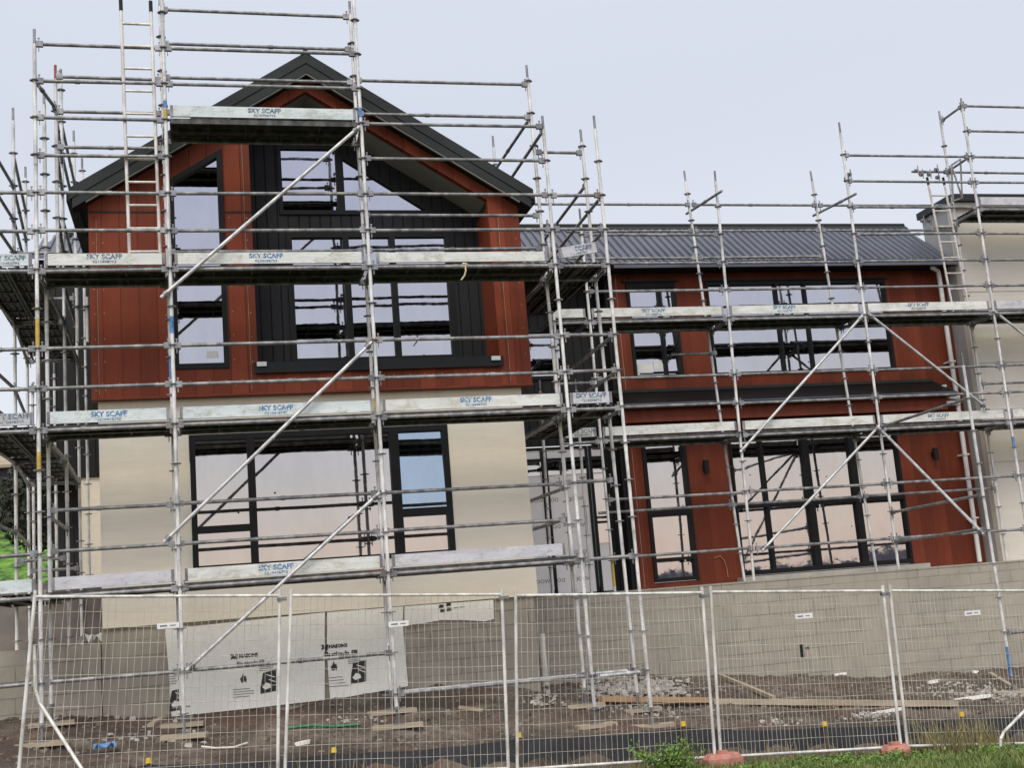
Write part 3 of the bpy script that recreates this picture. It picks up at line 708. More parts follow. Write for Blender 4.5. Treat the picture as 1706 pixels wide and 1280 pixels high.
# ------------------------------------------------------------------ scaffold kit
def rosette_mesh():
    mb = MB(); n = 16; vs = []
    for z in (-.006, .006):
        for i in range(n):
            r = .064 if i % 4 in (0, 1) else .054
            t = 2*math.pi*(i-.5)/n; vs.append((r*math.cos(t), r*math.sin(t), z))
    mb.add(vs, [tuple(range(n))[::-1], tuple(range(n, 2*n))]+[(i, (i+1) % n, n+(i+1) % n, n+i) for i in range(n)])
    o = mb.build('rosette', M['fitting']); me = o.data; bpy.data.objects.remove(o); return me
ROS = rosette_mesh()
def wedge_mesh():
    mb = MB().box(.022, .105, -.023, .023, -.036, .038)
    mb.box(.045, .058, -.006, .006, -.10, .075).box(.038, .066, -.008, .008, .075, .088)
    o = mb.build('wedge_head', M['fitting']); me = o.data; bpy.data.objects.remove(o); return me
WED = wedge_mesh()
def plate_mesh():
    mb = MB().box(-.075, .075, -.075, .075, 0, .008).tube((0,0,.008), (0,0,.32), .017, 8).tube((0,0,.17), (0,0,.21), .04, 8)
    mb.box(-.11, .11, -.012, .012, .18, .2)
    o = mb.build('base_jack', M['fitting']); me = o.data; bpy.data.objects.remove(o); return me
JACK = plate_mesh()
SOLES = []
class Scaf:
    def __init__(s, t): s.t = t
    def std(s, x0, y0, zt, x1=None, zb=None, ph=.1, jack=False, paint=None, m='standard', topm='fitting', spig=True, y1=None):
        """standard from (x1,y1,zb) up to (x0,y0,zt); rosettes every half metre at phase ph"""
        x1 = x0 if x1 is None else x1; y1 = y0 if y1 is None else y1
        if jack:
            gz_ = G(x1, y1); zb = gz_+.22
        P0, P1 = Vector((x1, y1, zb)), Vector((x0, y0, zt))
        def pt(z): return P0+(P1-P0)*((z-zb)/(zt-zb))
        mb = MB()
        body = zt-.2 if spig else zt
        z = zb; cuts = [zb]
        mb.tube(P0, pt(body), .0242, 10)
        k = math.ceil((zb-ph)/2)
        while ph+k*2 < body:
            zz = ph+k*2-.13
            if zb < zz < body-.1: mb.tube(pt(zz), pt(zz+.1), .0268, 10)
            k += 1
        o = mb.build('standard', M[m], s.t)
        if spig: MB().tube(pt(body), P1, .0185, 8).build('spigot', M[topm], o)
        k = math.ceil((zb+.05-ph)/.5)
        while ph+k*.5 < body-.03:
            share('rosette', ROS, o, pt(ph+k*.5)); k += 1
        if jack:
            share('base_jack', JACK, o, (x1, y1, gz_+.045)); SOLES.append((x1, y1, gz_))
        for (za, zc, mm) in paint or ():
            MB().tube(pt(za), pt(zc), .0255, 10, cap=False).build('paint_band', M[mm], o)
        return o
    def led(s, p, q, m='ledger', heads=(1, 1)):
        p = Vector(p)+Vector((0,0,random.uniform(-.008,.008))); q = Vector(q)+Vector((0,0,random.uniform(-.008,.008))); d = (q-p).normalized()
        mb = MB().tube(p+d*.08, q-d*.08, .0242, 8)
        if random.random() < .4:
            c = p+(q-p)*random.uniform(.3, .7); mb.tube(c-d*.03, c+d*.03, .031, 8)
        o = mb.build('ledger', M[m], s.t)
        rz = math.atan2(d.y, d.x)
        if heads[0]: share('wedge_head', WED, o, p, rz)
        if heads[1]: share('wedge_head', WED, o, q, rz+math.pi)
        return o
    def brace(s, p, q):
        p = Vector(p); q = Vector(q); d = (q-p).normalized()
        o = MB().tube(p, q, .0242, 10).build('brace', M['brace'], s.t)
        for c in (p+d*.08, q-d*.08):
            MB().tube(c-d*.03, c+d*.03, .036, 8).box(c.x-.03, c.x+.03, c.y-.01, c.y+.055, c.z-.035, c.z+.03).build('coupler', M['fitting'], o)
        return o
    def plank(s, a, b, w, z, along='x', off=0.):
        """steel platform plank from a to b (x or y), at offset off, width w, top at z"""
        mb = MB()
        def bx(u0, u1, v0, v1, z0, z1):
            if along == 'x': mb.box(u0, u1, v0, v1, z0, z1)
            else: mb.box(v0, v1, u0, u1, z0, z1)
        bx(a, b, off, off+w, z-.004, z)
        bx(a, b, off, off+.006, z-.07, z-.0045); bx(a, b, off+w-.006, off+w, z-.07, z-.0045)
        bx(a, b, off+.007, off+.03, z-.07, z-.064); bx(a, b, off+w-.03, off+w-.007, z-.07, z-.064)
        for i in range(1, 4): bx(a, b, off+w*i/4-.012, off+w*i/4+.012, z-.028, z-.0045)
        n = int((b-a)/.6)
        for i in range(1, n+1): bx(a+(b-a)*i/(n+1)-.012, a+(b-a)*i/(n+1)+.012, off+.008, off+w-.008, z-.05, z-.03)
        for u in (a, b-.03): bx(u, u+.03, off+.04, off+w-.04, z-.062, z-.03)
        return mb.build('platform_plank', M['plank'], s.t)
    def toe(s, p, q, z, m='toe', txt=None, tx=.5, ink='ink_blue', h=.15, dz=0.):
        """toe board facing the viewer between p=(x,y), q=(x,y), bottom at z"""
        p3 = Vector((p[0], p[1], z)); q3 = Vector((q[0], q[1], z+dz)); d = (q3-p3).normalized()
        o = MB().bar(p3+Vector((0,0,h/2)), q3+Vector((0,0,h/2)), .032, h).build('toe_board', M[m], s.t)
        for c, sg in ((p3, 1), (q3, -1)):
            c2 = c+d*(.02*sg)+Vector((0,0,h/2)); MB().bar(c2-d*.018, c2+d*.018, .036, h+.004).build('end_strap', M['fitting'], o)
        if txt:
            c = p3+(q3-p3)*tx+Vector((0, -.0185, h/2)); rot = -math.atan2(dz, (q3-p3).length)+R(random.uniform(-.5, .5)); c += Vector((random.uniform(-.02,.02), 0, random.uniform(-.006,.006)))
            lettering('stencil_name', 'SKY SCAFF', .088, c+Vector((0,0,.025)), M[ink], o, False, .0035, 1.02, rot)
            lettering('stencil_number', '0210498793', .046, c+Vector((0,0,-.042)), M[ink], o, False, .001, 1.25, rot)
        return o

# ------------------------------------------------------------------ scaffold round the gable house
F, I = 15.75, 16.45
S1t = thing('scaffold', (1.8, 16, -1.3), 'tall galvanised scaffold wrapped round the gabled house with white toe boards', 'scaffold')
S1 = Scaf(S1t)
A, Bx, Cx, D, E_ = -1.86, -.27, 2.27, 4.82, 5.58
LX = -2.60
S1.std(A, F, 7.80, jack=True, paint=[(3.62, 4.12, 'yellow_paint'), (2.05, 2.32, 'yellow_paint')])
S1.std(Bx, F, 8.75, jack=True, paint=[(3.75, 3.98, 'blue_paint'), (6.62, 6.74, 'yellow_paint'), (6.76, 6.86, 'blue_paint')])
S1.std(Cx, F, 8.75, jack=True, paint=[(6.68, 6.82, 'blue_paint')])
S1.std(D, F, 6.76, jack=True)
S1.std(E_, F, 6.78, jack=True)
S1.std(-1.83, I, 7.28, jack=True)
S1.std(-.31, I, 8.75, jack=True, paint=[(3.3, 3.6, 'blue_paint')])
S1.std(2.31, I, 8.75, jack=True, paint=[(2.75, 2.95, 'yellow_paint')])
S1.std(4.86, I, 7.85, x1=4.92, jack=True)
S1.std(5.60, I, 6.86, x1=5.65, jack=True)
S1.std(-1.70, 16.62, 7.72, zb=4.62, ph=.06, topm='red_paint')
S1.std(LX, F, 7.2, jack=True); S1.std(LX, I, 7.2, jack=True)
# left return
for x, y, zt, zb in ((-1.80, 18.33, 8.45, -.02), (-2.47, 18.33, 7.82, -.02), (-1.86, 20.9, 8.53, -.02), (-2.63, 20.9, 7.88, -.02), (-1.80, 21.7, 8.35, -.02), (-2.40, 23.4, 4.9, -.02), (-2.74, 22.4, 4.5, -.02)):
    if y > 22.9 : y = 22.6
    S1.std(x, y, zt, zb=zb, ph=.12)
# right return
S1.std(4.82, 18.6, 7.62, zb=G(4.82, 18.6), ph=.12)
def row(sc, xa, xb, y, zs, **kw):
    for z in zs: sc.led((xa, y, z), (xb, y, z), **kw)
row(S1, A, Bx, F, (7.6, 7.1, 6.6, 6.1, 5.6, 5.1, 4.58, 3.6, 3.1, 2.58))
row(S1, Bx, Cx, F, (7.6, 7.1, 5.6, 5.1, 4.58, 3.6, 3.1, 2.58))
row(S1, Cx, D, F, (6.6, 6.1, 5.6, 5.1, 4.58, 3.6, 3.1, 2.58))
row(S1, D, E_, F, (5.6, 5.1, 4.58, 3.6, 3.1, 2.58, .58))
row(S1, A, Bx, F, (.58, -.4)); row(S1, Bx, Cx, F, (.58, -.4)); row(S1, Cx, D, F, (.58, -.9)); row(S1, D, E_, F, (-.92,), m='brace')
row(S1, LX, A, F, (5.6, 5.1, 4.58, 3.6, 3.1, 2.58, 1.1, .58, -.4))
row(S1, -1.70, -.31, I+.06, (7.5, 7.0, 6.5))
row(S1, -1.83, -.31, I, (4.58, 2.58, .58, 1.67, 1.17))
row(S1, -.31, 2.31, I, (8.5, 8.0, 7.5, 7.0, 6.58, 5.03, 4.58, 2.58, 1.67, 1.17, .58))
row(S1, 2.31, 4.87, I, (7.54, 7.04, 5.54, 5.04, 4.58, 2.58, 1.67, 1.17, .58))
row(S1, 4.87, 5.61, I, (6.5, 1.67, 4.58, 2.58)); row(S1, 2.33, 4.92, I, (-.93,), m='brace'); row(S1, 4.92, 5.65, I, (-.93,), m='brace')
# transoms under the decks
def ycol(sc, x, ya, yb2, zs, x2=None, **kw):
    for z in zs: sc.led((x, ya, z), (x if x2 is None else x2, yb2, z), **kw)
for xa, xb, zs in ((A, -1.83, (4.56, 2.56, .56)), (Bx, -.31, (6.56, 4.56, 2.56, .56)), (Cx, 2.31, (6.56, 4.56, 2.56, .56)), (D, 4.87, (4.56, 2.56, .56)), (E_, 5.61, (4.56, 2.56))):
    ycol(S1, xa, F, I, zs, xb)
ycol(S1, LX, F, 18.33, (6.6, 6.1, 5.6, 5.1, 4.56, 3.6, 3.1, 2.56, 1.6), -2.47)
ycol(S1, -2.47, 18.33, 20.9, (7.1, 6.6, 6.1, 5.6, 5.1, 4.56, 3.6, 2.56, 1.6), -2.63)
ycol(S1, A, F, 16.62, (7.1,), -1.70)
ycol(S1, -1.70, 16.62, 18.33, (7.0, 6.5, 5.6), -1.80)
ycol(S1, -1.80, 18.33, 20.9, (7.6, 7.1, 6.1, 5.1, 4.56, 2.56), -1.86)
ycol(S1, -1.83, I, 18.33, (4.56, 2.56, 1.6), -1.80)
row(S1, -2.47, -1.80, 18.33, (5.6, 4.56, 2.56, 1.2)); row(S1, -2.63, -1.86, 20.9, (5.6, 4.56, 2.56, 1.2))
row(S1, -2.63, -1.30, 20.9, (6.1,), heads=(1, 0))
ycol(S1, 4.86, I, 18.6, (7.04,), 4.82); ycol(S1, D, F, 18.6, (6.55,), 4.82); ycol(S1, E_, F, 19.3, (5.58, 5.1, 3.1, 3.6), 5.69)
ycol(S1, 5.60, I, 19.3, (6.0,), 5.7); ycol(S1, 4.86, I, 18.6, (1.17, 4.56, 2.56), 4.82); ycol(S1, 4.9, I, 18.6, (1.6,), 4.82)
# platforms: lower, middle, upper, top
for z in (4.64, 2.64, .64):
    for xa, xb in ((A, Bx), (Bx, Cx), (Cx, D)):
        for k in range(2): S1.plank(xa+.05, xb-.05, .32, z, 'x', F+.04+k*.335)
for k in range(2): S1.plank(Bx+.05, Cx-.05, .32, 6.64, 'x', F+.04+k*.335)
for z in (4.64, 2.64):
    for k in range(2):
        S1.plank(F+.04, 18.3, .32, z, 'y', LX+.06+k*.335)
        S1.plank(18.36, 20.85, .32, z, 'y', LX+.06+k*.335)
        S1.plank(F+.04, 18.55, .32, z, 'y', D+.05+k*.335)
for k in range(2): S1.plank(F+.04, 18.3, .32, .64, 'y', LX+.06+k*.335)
# toe boards
yt = F+.035
S1.toe((LX+.05, yt), (A-.06, yt), 4.66, 'toe_blue', 1, .55, 'ink_dark')
S1.toe((A+.09, yt), (Bx-.06, yt), 4.66, 'toe', 1, .50, 'ink_dark')
S1.toe((Bx+.06, yt), (Cx-.06, yt), 4.66, 'toe', 1, .48, 'ink_blue')
S1.toe((Cx+.1, yt), (D-.1, yt), 4.66, 'toe', h=.135)
S1.toe((D+.09, yt+.02), (E_-.09, yt+.05), 4.70, 'toe_grey', 1, .42, 'ink_dark', dz=.10)
S1.toe((LX+.05, yt), (A-.06, yt), 2.66, 'toe_grey', 1, .62, 'ink_dark')
S1.toe((A+.09, yt), (Bx-.06, yt), 2.66, 'toe_blue', 1, .50, 'ink_blue')
S1.toe((Bx+.06, yt), (Cx-.06, yt), 2.66, 'toe_blue', 1, .48, 'ink_blue')
S1.toe((Cx+.06, yt), (D-.06, yt), 2.66, 'toe', 1, .51, 'ink_blue')
S1.toe((D+.05, yt), (E_-.12, yt), 2.66, 'toe_grey', 1, .52, 'ink_dark')
S1.toe((LX+.05, yt), (A-.06, yt), .66, 'toe_blue')
S1.toe((A+.12, yt), (Bx-.06, yt), .66, 'toe_grey')
S1.toe((Bx+.06, yt), (Cx-.06, yt), .66, 'toe', 1, .46, 'ink_blue')
S1.toe((Cx+.06, yt), (D-.2, yt), .66, 'toe_grey')
S1.toe((Bx+.06, yt), (Cx-.06, yt), 6.66, 'toe_blue', 1, .50, 'ink_dark')
S1.toe((LX+.05, I+.03), (A-.06, I+.03), 4.66, 'toe_grey')
# braces on the outer face
Yk = F-.05
for (x0, y0, x1, y1) in ((599, 211, 268, 496), (620, 570, 272, 905), (632, 822, 311, 1118)):
    S1.brace(at(x1, y1, Yk), at(x0, y0, Yk))
# short dropped tubes hanging at the left
for px, py0, py1 in ((128, 440, 570), (145, 495, 570)):
    a, b_ = at(px, py0, 17.6), at(px+1, py1, 17.6); S1.std(a.x, 17.6, a.z, x1=b_.x, zb=b_.z, spig=False)

# ------------------------------------------------------------------ scaffold along the wing and the cream building
S2t = thing('scaffold', (11, 19.7, .14), 'long galvanised scaffold in front of the red wing and the cream building', 'scaffold')
S2 = Scaf(S2t)
F2, I2 = 19.30, 20.03
xw = [5.69, 6.42, 8.92, 11.54, 14.15, 16.72]
T0 = .166
S2.std(5.83, F2, 6.42, x1=5.72, zb=T0, ph=.16)
S2.std(6.42, F2, 6.62, zb=T0, ph=.16, paint=[(.25, .75, 'yellow_paint')])
S2.std(8.98, F2, 7.32, x1=8.85, zb=T0, ph=.16)
S2.std(11.54, F2, 8.28, zb=T0, ph=.16)
S2.std(14.16, F2, 8.82, zb=T0, ph=.16, paint=[(2.15, 2.35, 'blue_paint')])
S2.std(16.72, F2, 8.82, zb=T0, ph=.16)
S2.std(5.80, 20.5, 3.9, x1=5.72, zb=.145, ph=.16); S2.std(6.45, 20.5, 3.9, x1=6.40, zb=.145, ph=.16)
S2.std(8.73, I2+.02, 7.60, x1=9.02, zb=.145, ph=.16)
S2.std(11.26, I2+.02, 7.62, x1=11.55, zb=.145, ph=.16)
S2.std(14.18, I2+.02, 8.88, x1=14.2, zb=.145, ph=.16)
S2.std(16.72, I2+.02, 8.88, zb=.145, ph=.16)
def seg(zs, i, j, y, **kw): row(S2, xw[i], xw[j], y, zs, **kw)
seg((3.6, 4.62, 2.6), 0, 1, F2)
seg((6.15, 5.64, 5.16, 4.62, 3.66, 3.16, 2.6, 1.64), 1, 2, F2); row(S2, xw[1], xw[2], F2, (.7,))
seg((5.64, 5.16, 4.62, 3.66, 3.16, 2.6, 1.64, .7), 2, 3, F2)
seg((7.65, 7.15, 6.66, 6.15, 5.64, 5.16, 4.62, 3.66, 3.16, 2.6, 1.64, .7), 3, 4, F2)
seg((8.66, 8.16, 7.65, 7.15, 6.62, 6.15, 5.64, 5.16, 4.62, 3.66, 3.16, 2.6, 1.64, .7), 4, 5, F2)
for z in (6.95, 6.45, 5.95): S2.led((5.0 if z > 6.9 else 6.3, I2, z), (8.78, I2, z), heads=(0, 1))
row(S2, 8.78, 11.3, I2, (6.95, 6.45, 5.95)); row(S2, 11.3, 14.18, I2, (6.95, 6.45))
row(S2, 8.9, 11.45, I2, (4.62, 2.6, 1.5)); row(S2, 11.45, 14.19, I2, (4.62, 2.6, 1.5)); row(S2, 6.42, 8.95, I2, (4.62, 2.6, 1.5), heads=(0, 1))
zL = Z_(1560, 287, I2)
row(S2, 14.18, 16.72, I2, (zL, 6.62, 4.62, 4.9, 2.6, 3.45, 2.95))
S2.led((X_(1519, 284, I2)-.08, I2, zL), (14.18, I2, zL), heads=(0, 1)); S2.led((13.6, I2, 6.5), (14.18, I2, 6.5), heads=(0, 1))
S2.led((8.02, I2, 4.19), (8.98, I2, 4.19), heads=(0, 1))
for i, xi in ((2, 8.9), (3, 11.42), (4, 14.18), (5, 16.72)):
    ycol(S2, xw[i], F2, I2, (4.58, 2.58), xi)
ycol(S2, 14.16, F2, I2, (8.66, 7.65, 6.6), 14.18); ycol(S2, 11.54, F2-.35, I2+.3, (6.82,), 11.3, heads=(0, 0)); ycol(S2, 8.96, F2-.35, I2+.3, (6.85,), 8.76, heads=(0, 0))
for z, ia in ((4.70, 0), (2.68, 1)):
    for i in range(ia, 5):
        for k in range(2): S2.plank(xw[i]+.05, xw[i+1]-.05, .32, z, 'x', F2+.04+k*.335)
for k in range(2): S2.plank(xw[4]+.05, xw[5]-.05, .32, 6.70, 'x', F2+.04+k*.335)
y2 = F2+.035
S2.toe((5.78, y2), (6.36, y2), 4.72, 'toe')
S2.toe((6.48, y2), (8.86, y2), 4.72, 'toe', 1, .46, 'ink_blue')
S2.toe((8.98, y2), (11.48, y2), 4.72, 'toe', 1, .41, 'ink_blue')
S2.toe((11.60, y2), (14.10, y2), 4.72, 'toe', 1, .42, 'ink_dark')
S2.toe((14.22, y2), (16.66, y2), 4.72, 'toe_grey')
S2.toe((5.75, y2), (6.36, y2), 2.70, 'toe', 1, .6, 'ink_dark')
S2.toe((6.48, y2), (8.86, y2), 2.70, 'toe'); S2.toe((8.98, y2), (11.48, y2), 2.70, 'toe')
S2.toe((11.60, y2), (14.10, y2), 2.70, 'toe', 1, .46, 'ink_dark'); S2.toe((14.22, y2), (16.66, y2), 2.70, 'toe')
S2.toe((14.22, y2), (16.66, y2), 6.72, 'toe_grey')
Yk2 = F2-.05
for (x0, y0, x1, y1) in ((1437, 526, 1233, 754), (1465, 710, 1270, 918), (1447, 523, 1644, 680), (1657, 519, 1760, 601)):
    S2.brace(at(x1, y1, Yk2), at(x0, y0, Yk2))
# buttress bay reaching forward over the retaining wall
YO = 16.4
xo = 11.40
S2.std(11.36, YO, 3.33, x1=xo, ph=.12, jack=True, paint=[(-1.5, -1.1, 'blue_paint')])
for z in (2.62, 1.14, .64): S2.led((11.54, F2, z), (11.38, YO, z))
S2.brace(Vector((11.5, F2-.06, 2.6)), Vector((11.33, YO+.05, .55)))
S2.led((11.38, YO, -.9), (13.9, YO, -.9), heads=(1, 0))

# sole boards under the jacks
for i, (x, y, z) in enumerate(SOLES):
    if x < -2.3: continue
    a = random.uniform(-.25, .25); l = random.uniform(.24, .36)
    o = MB().bar((x-l*math.cos(a), y-l*math.sin(a), z+.018), (x+l*math.cos(a), y+l*math.sin(a), z+.018), .2, .05).build('sole_board', M['timber'], origin=(x, y, z))
    where = ('first', 'second', 'third', 'fourth', 'fifth')
    row_ = 'front' if y < 16 else 'back'
    if y < 15.9 or abs(y-I) < .1:
        xs_ = [A, Bx, Cx, D, E_]; k = min(range(5), key=lambda j: abs(xs_[j]-x))
        lab = 'flat timber sole board under the %s %s scaffold post from the left' % (where[k], row_)
    else: lab = 'flat timber sole board under the lone post with the blue foot'
    tag(o, lab, 'sole board', 'timber sole boards under the scaffold posts')

# ------------------------------------------------------------------ ladders
def ladder(name, p0, p1, w, step, lab, m='alu', r=.022, caps=True):
    t = thing(name, p0, lab, 'ladder'); p0 = Vector(p0); p1 = Vector(p1); d = (p1-p0); L = d.length; d.normalize()
    h = Vector((w/2, 0, 0))
    for sg in (-1, 1):
        o = MB().tube(p0+h*sg, p1+h*sg, r, 8).build('stile', M[m], t)
        if caps: MB().tube(p1+h*sg-d*.14, p1+h*sg+d*.01, r+.003, 8).build('grip', M['black_metal'], o)
    n = int(L/step)
    for i in range(n):
        c = p0+d*(.2+i*step)
        if (c-p0).length < L-.1: MB().tube(c-h, c+h, .017, 8).build('rung', M[m], t)
    return t
ladder('ladder', (-.575, F+.13, 4.66), (-.60, F-.055, 8.22), .375, .305, 'aluminium ladder rising from the upper deck past the left rails')
lt, lb = at(1552, 300, 19.72), at(1600, 505, 19.72)
ladder('ladder', (lb.x, 19.72, 4.71), (lt.x, 19.60, lt.z), .34, .30, 'aluminium ladder leaning beside the grey wall of the cream building')

# small access gate frame and loose couplers by the right ladder
gf = [at(1585, 275, 19.6), at(1600, 265, 19.6), at(1603, 330, 19.6), at(1588, 335, 19.6)]
gm2 = MB()
for a_, b_ in ((0,1),(1,2),(2,3),(3,0),(0,2)): gm2.tube(gf[a_], gf[b_], .017, 8)
gm2.build('gate_frame', M['ledger'], S2t)
for px, py in ((1527, 285), (1535, 291), (1560, 283), (1562, 296), (1548, 291), (1537, 368), (1548, 368), (1415, 291), (1410, 298)):
    p = at(px, py, I2-.03)
    MB().tube(p+Vector((-.03,0,0)), p+Vector((.03,0,.01)), .04, 8).tube(p+Vector((0,-.05,-.09)), p+Vector((0,-.05,.09)), .012, 6).build('coupler', M['fitting'], S2t)
# rear block upstand and dark hoarding behind the left scaffold
tag(MB().box(-9, -1.36, 20.95, 21.15, -.02, 1.0).build('retaining_wall', mat('brown_grey_concrete', vary((.16,.14,.125), .8, 1.2), 3, .9, bump=.4), origin=(-3, 21, 0)), 'dark rear concrete wall behind the left scaffold posts', 'retaining wall')  # rear wall in its own dark brown-grey
HO = thing('hoarding', (-2.4, 24, -.02), 'dark brown board hoarding beside the cream rear wall', 'hoarding')
MB().box(-2.62, -2.08, 24, 24.05, -.02, 3.3).build('board', M['black_wall'], HO)
# crumpled white bag on the block wall
p = at(155, 1052, 17.22); mb = MB(); rn = random.Random(8); nn = 9; vs = []
for j in range(4):
    for i in range(nn): vs.append((p.x+(i-4)*.05, 17.16+j*.05, .005+(.10*abs(math.sin(i*2.1+j))+rn.uniform(0,.05) if 0 < i < nn-1 else .0)))
mb.add(vs, [(j*nn+i, j*nn+i+1, (j+1)*nn+i+1, (j+1)*nn+i) for j in range(3) for i in range(nn-1)])
tag(mb.build('plastic_bag', M['white'], origin=(p.x, 17.2, .0)), 'crumpled white plastic bag lying on the low block wall', 'plastic bag')

# ------------------------------------------------------------------ temporary fence
YF = 14.2
def fence(ul, ur, ll, lr, lab, plate=None, stay=None, pitch=.074):
    ul, ur, ll, lr = [Vector(v) for v in (ul, ur, ll, lr)]
    base = (ll+lr)/2
    t = thing('mesh_fence', base, lab, 'mesh fence', 'temporary mesh fences along the verge')
    u = (ul-ll).normalized(); v = (ur-lr).normalized()
    MB().tube(ll-u*.06, ul+u*.07, .0195, 10).build('post', M['fence'], t)
    MB().tube(lr-v*.06, ur+v*.07, .0195, 10).build('post', M['fence'], t)
    MB().tube(ul, ur, .017, 10).build('top_rail', M['fence'], t)
    MB().tube(ll, lr, .017, 10).build('bottom_rail', M['fence'], t)
    mb = MB(); rn = random.Random(int(ul.x*100))
    W = (ur-ul).length; n = int(W/pitch)
    for i in range(1, n):
        s_ = i/n
        a, b2 = ll.lerp(lr, s_), ul.lerp(ur, s_); j = Vector((rn.uniform(-.006,.006), 0, 0)); c = a.lerp(b2, .5)+Vector((rn.uniform(-.006,.006), rn.uniform(-.012,.012), 0))
        mb.tube(a+j, c, .0026, 4, cap=False); mb.tube(c, b2-j, .0026, 4, cap=False)
    k = 12
    for i in range(1, k):
        s_ = i/k; pv = None
        for q in range(7):
            f = q/6; c = ll.lerp(ul, s_).lerp(lr.lerp(ur, s_), f)+Vector((0, .005, rn.uniform(-.006,.006)))
            if pv is not None: mb.tube(pv, c, .0026, 4, cap=False)
            pv = c
    mb.build('wire_mesh', M['wire'], t)
    if plate:
        p = at(*plate, YF-.01)
        pl = MB().box(p.x-.115, p.x+.115, YF-.014, YF-.008, p.z-.03, p.z+.03).build('name_plate', M['white'], t)
        MB().box(p.x-.085, p.x-.01, YF-.0165, YF-.0145, p.z-.008, p.z+.008).box(p.x+.02, p.x+.08, YF-.0165, YF-.0145, p.z-.005, p.z+.005).build('faded_print', M['grey_ink'], pl)
    if stay:
        MB().path([Vector(q) for q in stay], .019, 8).build('stay', M['fence'], t)
    cl = MB().box(ur.x-.03, ur.x+.075, YF-.03, YF+.035, ur.z-.06, ur.z-.02).tube((ur.x+.03, YF-.05, ur.z-.04), (ur.x+.03, YF+.05, ur.z-.04), .01, 6)
    cl.build('clamp', M['fitting'], t)
    return t
def v3(px, py, z=None):
    p = at(px, py, YF); return Vector((p.x, YF, p.z))
fence(v3(58, 995), v3(466, 993), Vector((-1.925, YF, -1.43)), Vector((.715, YF, -1.56)), 'leftmost mesh fence with a bent stay at its outer post', (280, 1043),
      [at(57, 1075, YF+.03), at(59, 1150, YF+.03), at(66, 1172, YF+.02), at(138, 1285, YF-.35)])
fence(v3(485, 993), v3(836, 991), Vector((.79, YF, -1.58)), Vector((3.27, YF, -1.75)), 'mesh fence in front of the printed insulation boards', (664, 1040))
fence(v3(859, 993), v3(1170, 988), v3(862, 1283), v3(1191, 1262), 'mesh fence in front of the recess and the upright pipe', pitch=.064)
fence(v3(1184, 987), v3(1471, 985), v3(1201, 1262), v3(1501, 1245), 'mesh fence between the two faded orange ballast blocks', (1339, 1027), pitch=.054)
ur = v3(1706, 983)+Vector((.65, 0, -.06)); 
fence(v3(1483, 985), ur, v3(1512, 1244), Vector((ur.x-.08, YF, ur.z-1.9)), 'rightmost mesh fence with an angled stay', (1620, 1022),
      [at(1712, 1180, YF+.05), at(1672, 1221, YF-.2), at(1667, 1233, YF-.25), at(1667, 1250, YF-.25)], pitch=.054)
for px, py, w, lab in ((1203, 1272, .5, 'wide faded orange ballast block under the left post pair'), (1490, 1257, .36, 'small orange ballast block on the grass at the right')):
    p = at(px, py, YF-.02); mb = MB(); g = p.z+.06
    vs = []; n = 10
    for z, s_ in ((-.12, 1.0), (.0, 1.0), (.05, .8)):
        for i in range(n):
            a = 2*math.pi*i/n; sx_ = abs(math.cos(a))**.6*(1 if math.cos(a) > 0 else -1); sy_ = abs(math.sin(a))**.6*(1 if math.sin(a) > 0 else -1)
            vs.append((p.x+sx_*w/2*s_, YF-.05+sy_*.13*s_, g+z))
    mb.add(vs, [(j*n+i, j*n+(i+1) % n, (j+1)*n+(i+1) % n, (j+1)*n+i) for j in range(2) for i in range(n)]+[tuple(range(2*n, 3*n))])
    mb.box(p.x-.06, p.x+.06, YF-.085, YF-.015, g+.051, g+.085)
    tag(mb.build('ballast_block', M['orange'], origin=(p.x, YF-.05, g-.1)), lab, 'ballast block', 'orange ballast blocks of the mesh fence')

# ------------------------------------------------------------------ silt fence with capped stakes
YS = 14.85
SF = thing('silt_fence', (4, YS, -1.6), 'low black silt fence with yellow capped stakes along the dirt edge', 'silt fence')
caps = [(248, 1268), (556, 1250), (864, 1225), (1137, 1206), (1372, 1206), (1600, 1190), (1760, 1172)]
pts = [at(px, py+7, YS) for px, py in caps]
pts = [Vector((-1.6, YS, pts[0].z+.05))]+pts
cl = MB(); vs = []; rn = random.Random(11); cols = 0
for a, b2 in zip(pts, pts[1:]):
    n = 14
    for i in range(n):
        f = i/n; p = a.lerp(b2, f); sag = .035*math.sin(math.pi*f)
        yo = .03*math.sin(f*19+a.x*7)+rn.uniform(-.012,.012); zb = G(p.x, YS-.15)-.12
        for k in range(4): vs.append((p.x, YS+yo*(1-k/4)-.02*k, p.z-sag+(zb-(p.z-sag))*k/3))
        cols += 1
cl.add(vs, [(i*4+k, (i+1)*4+k, (i+1)*4+k+1, i*4+k+1) for i in range(cols-1) for k in range(3)], True)
cl.build('cloth', M['silt'], SF)
for (px, py), p in zip(caps, pts[1:]):
    st_ = MB().bar((p.x, YS-.04, G(p.x, YS)-.2), (p.x, YS-.04, p.z+.03), .035, .035, (0,1,0)).build('stake', M['bark'], SF)
    cpm = MB().tube((p.x, YS-.04, p.z+.02), (p.x, YS-.04, p.z+.075), .034, 10, .028)
    cpm.build('cap', M['yellow'], st_)

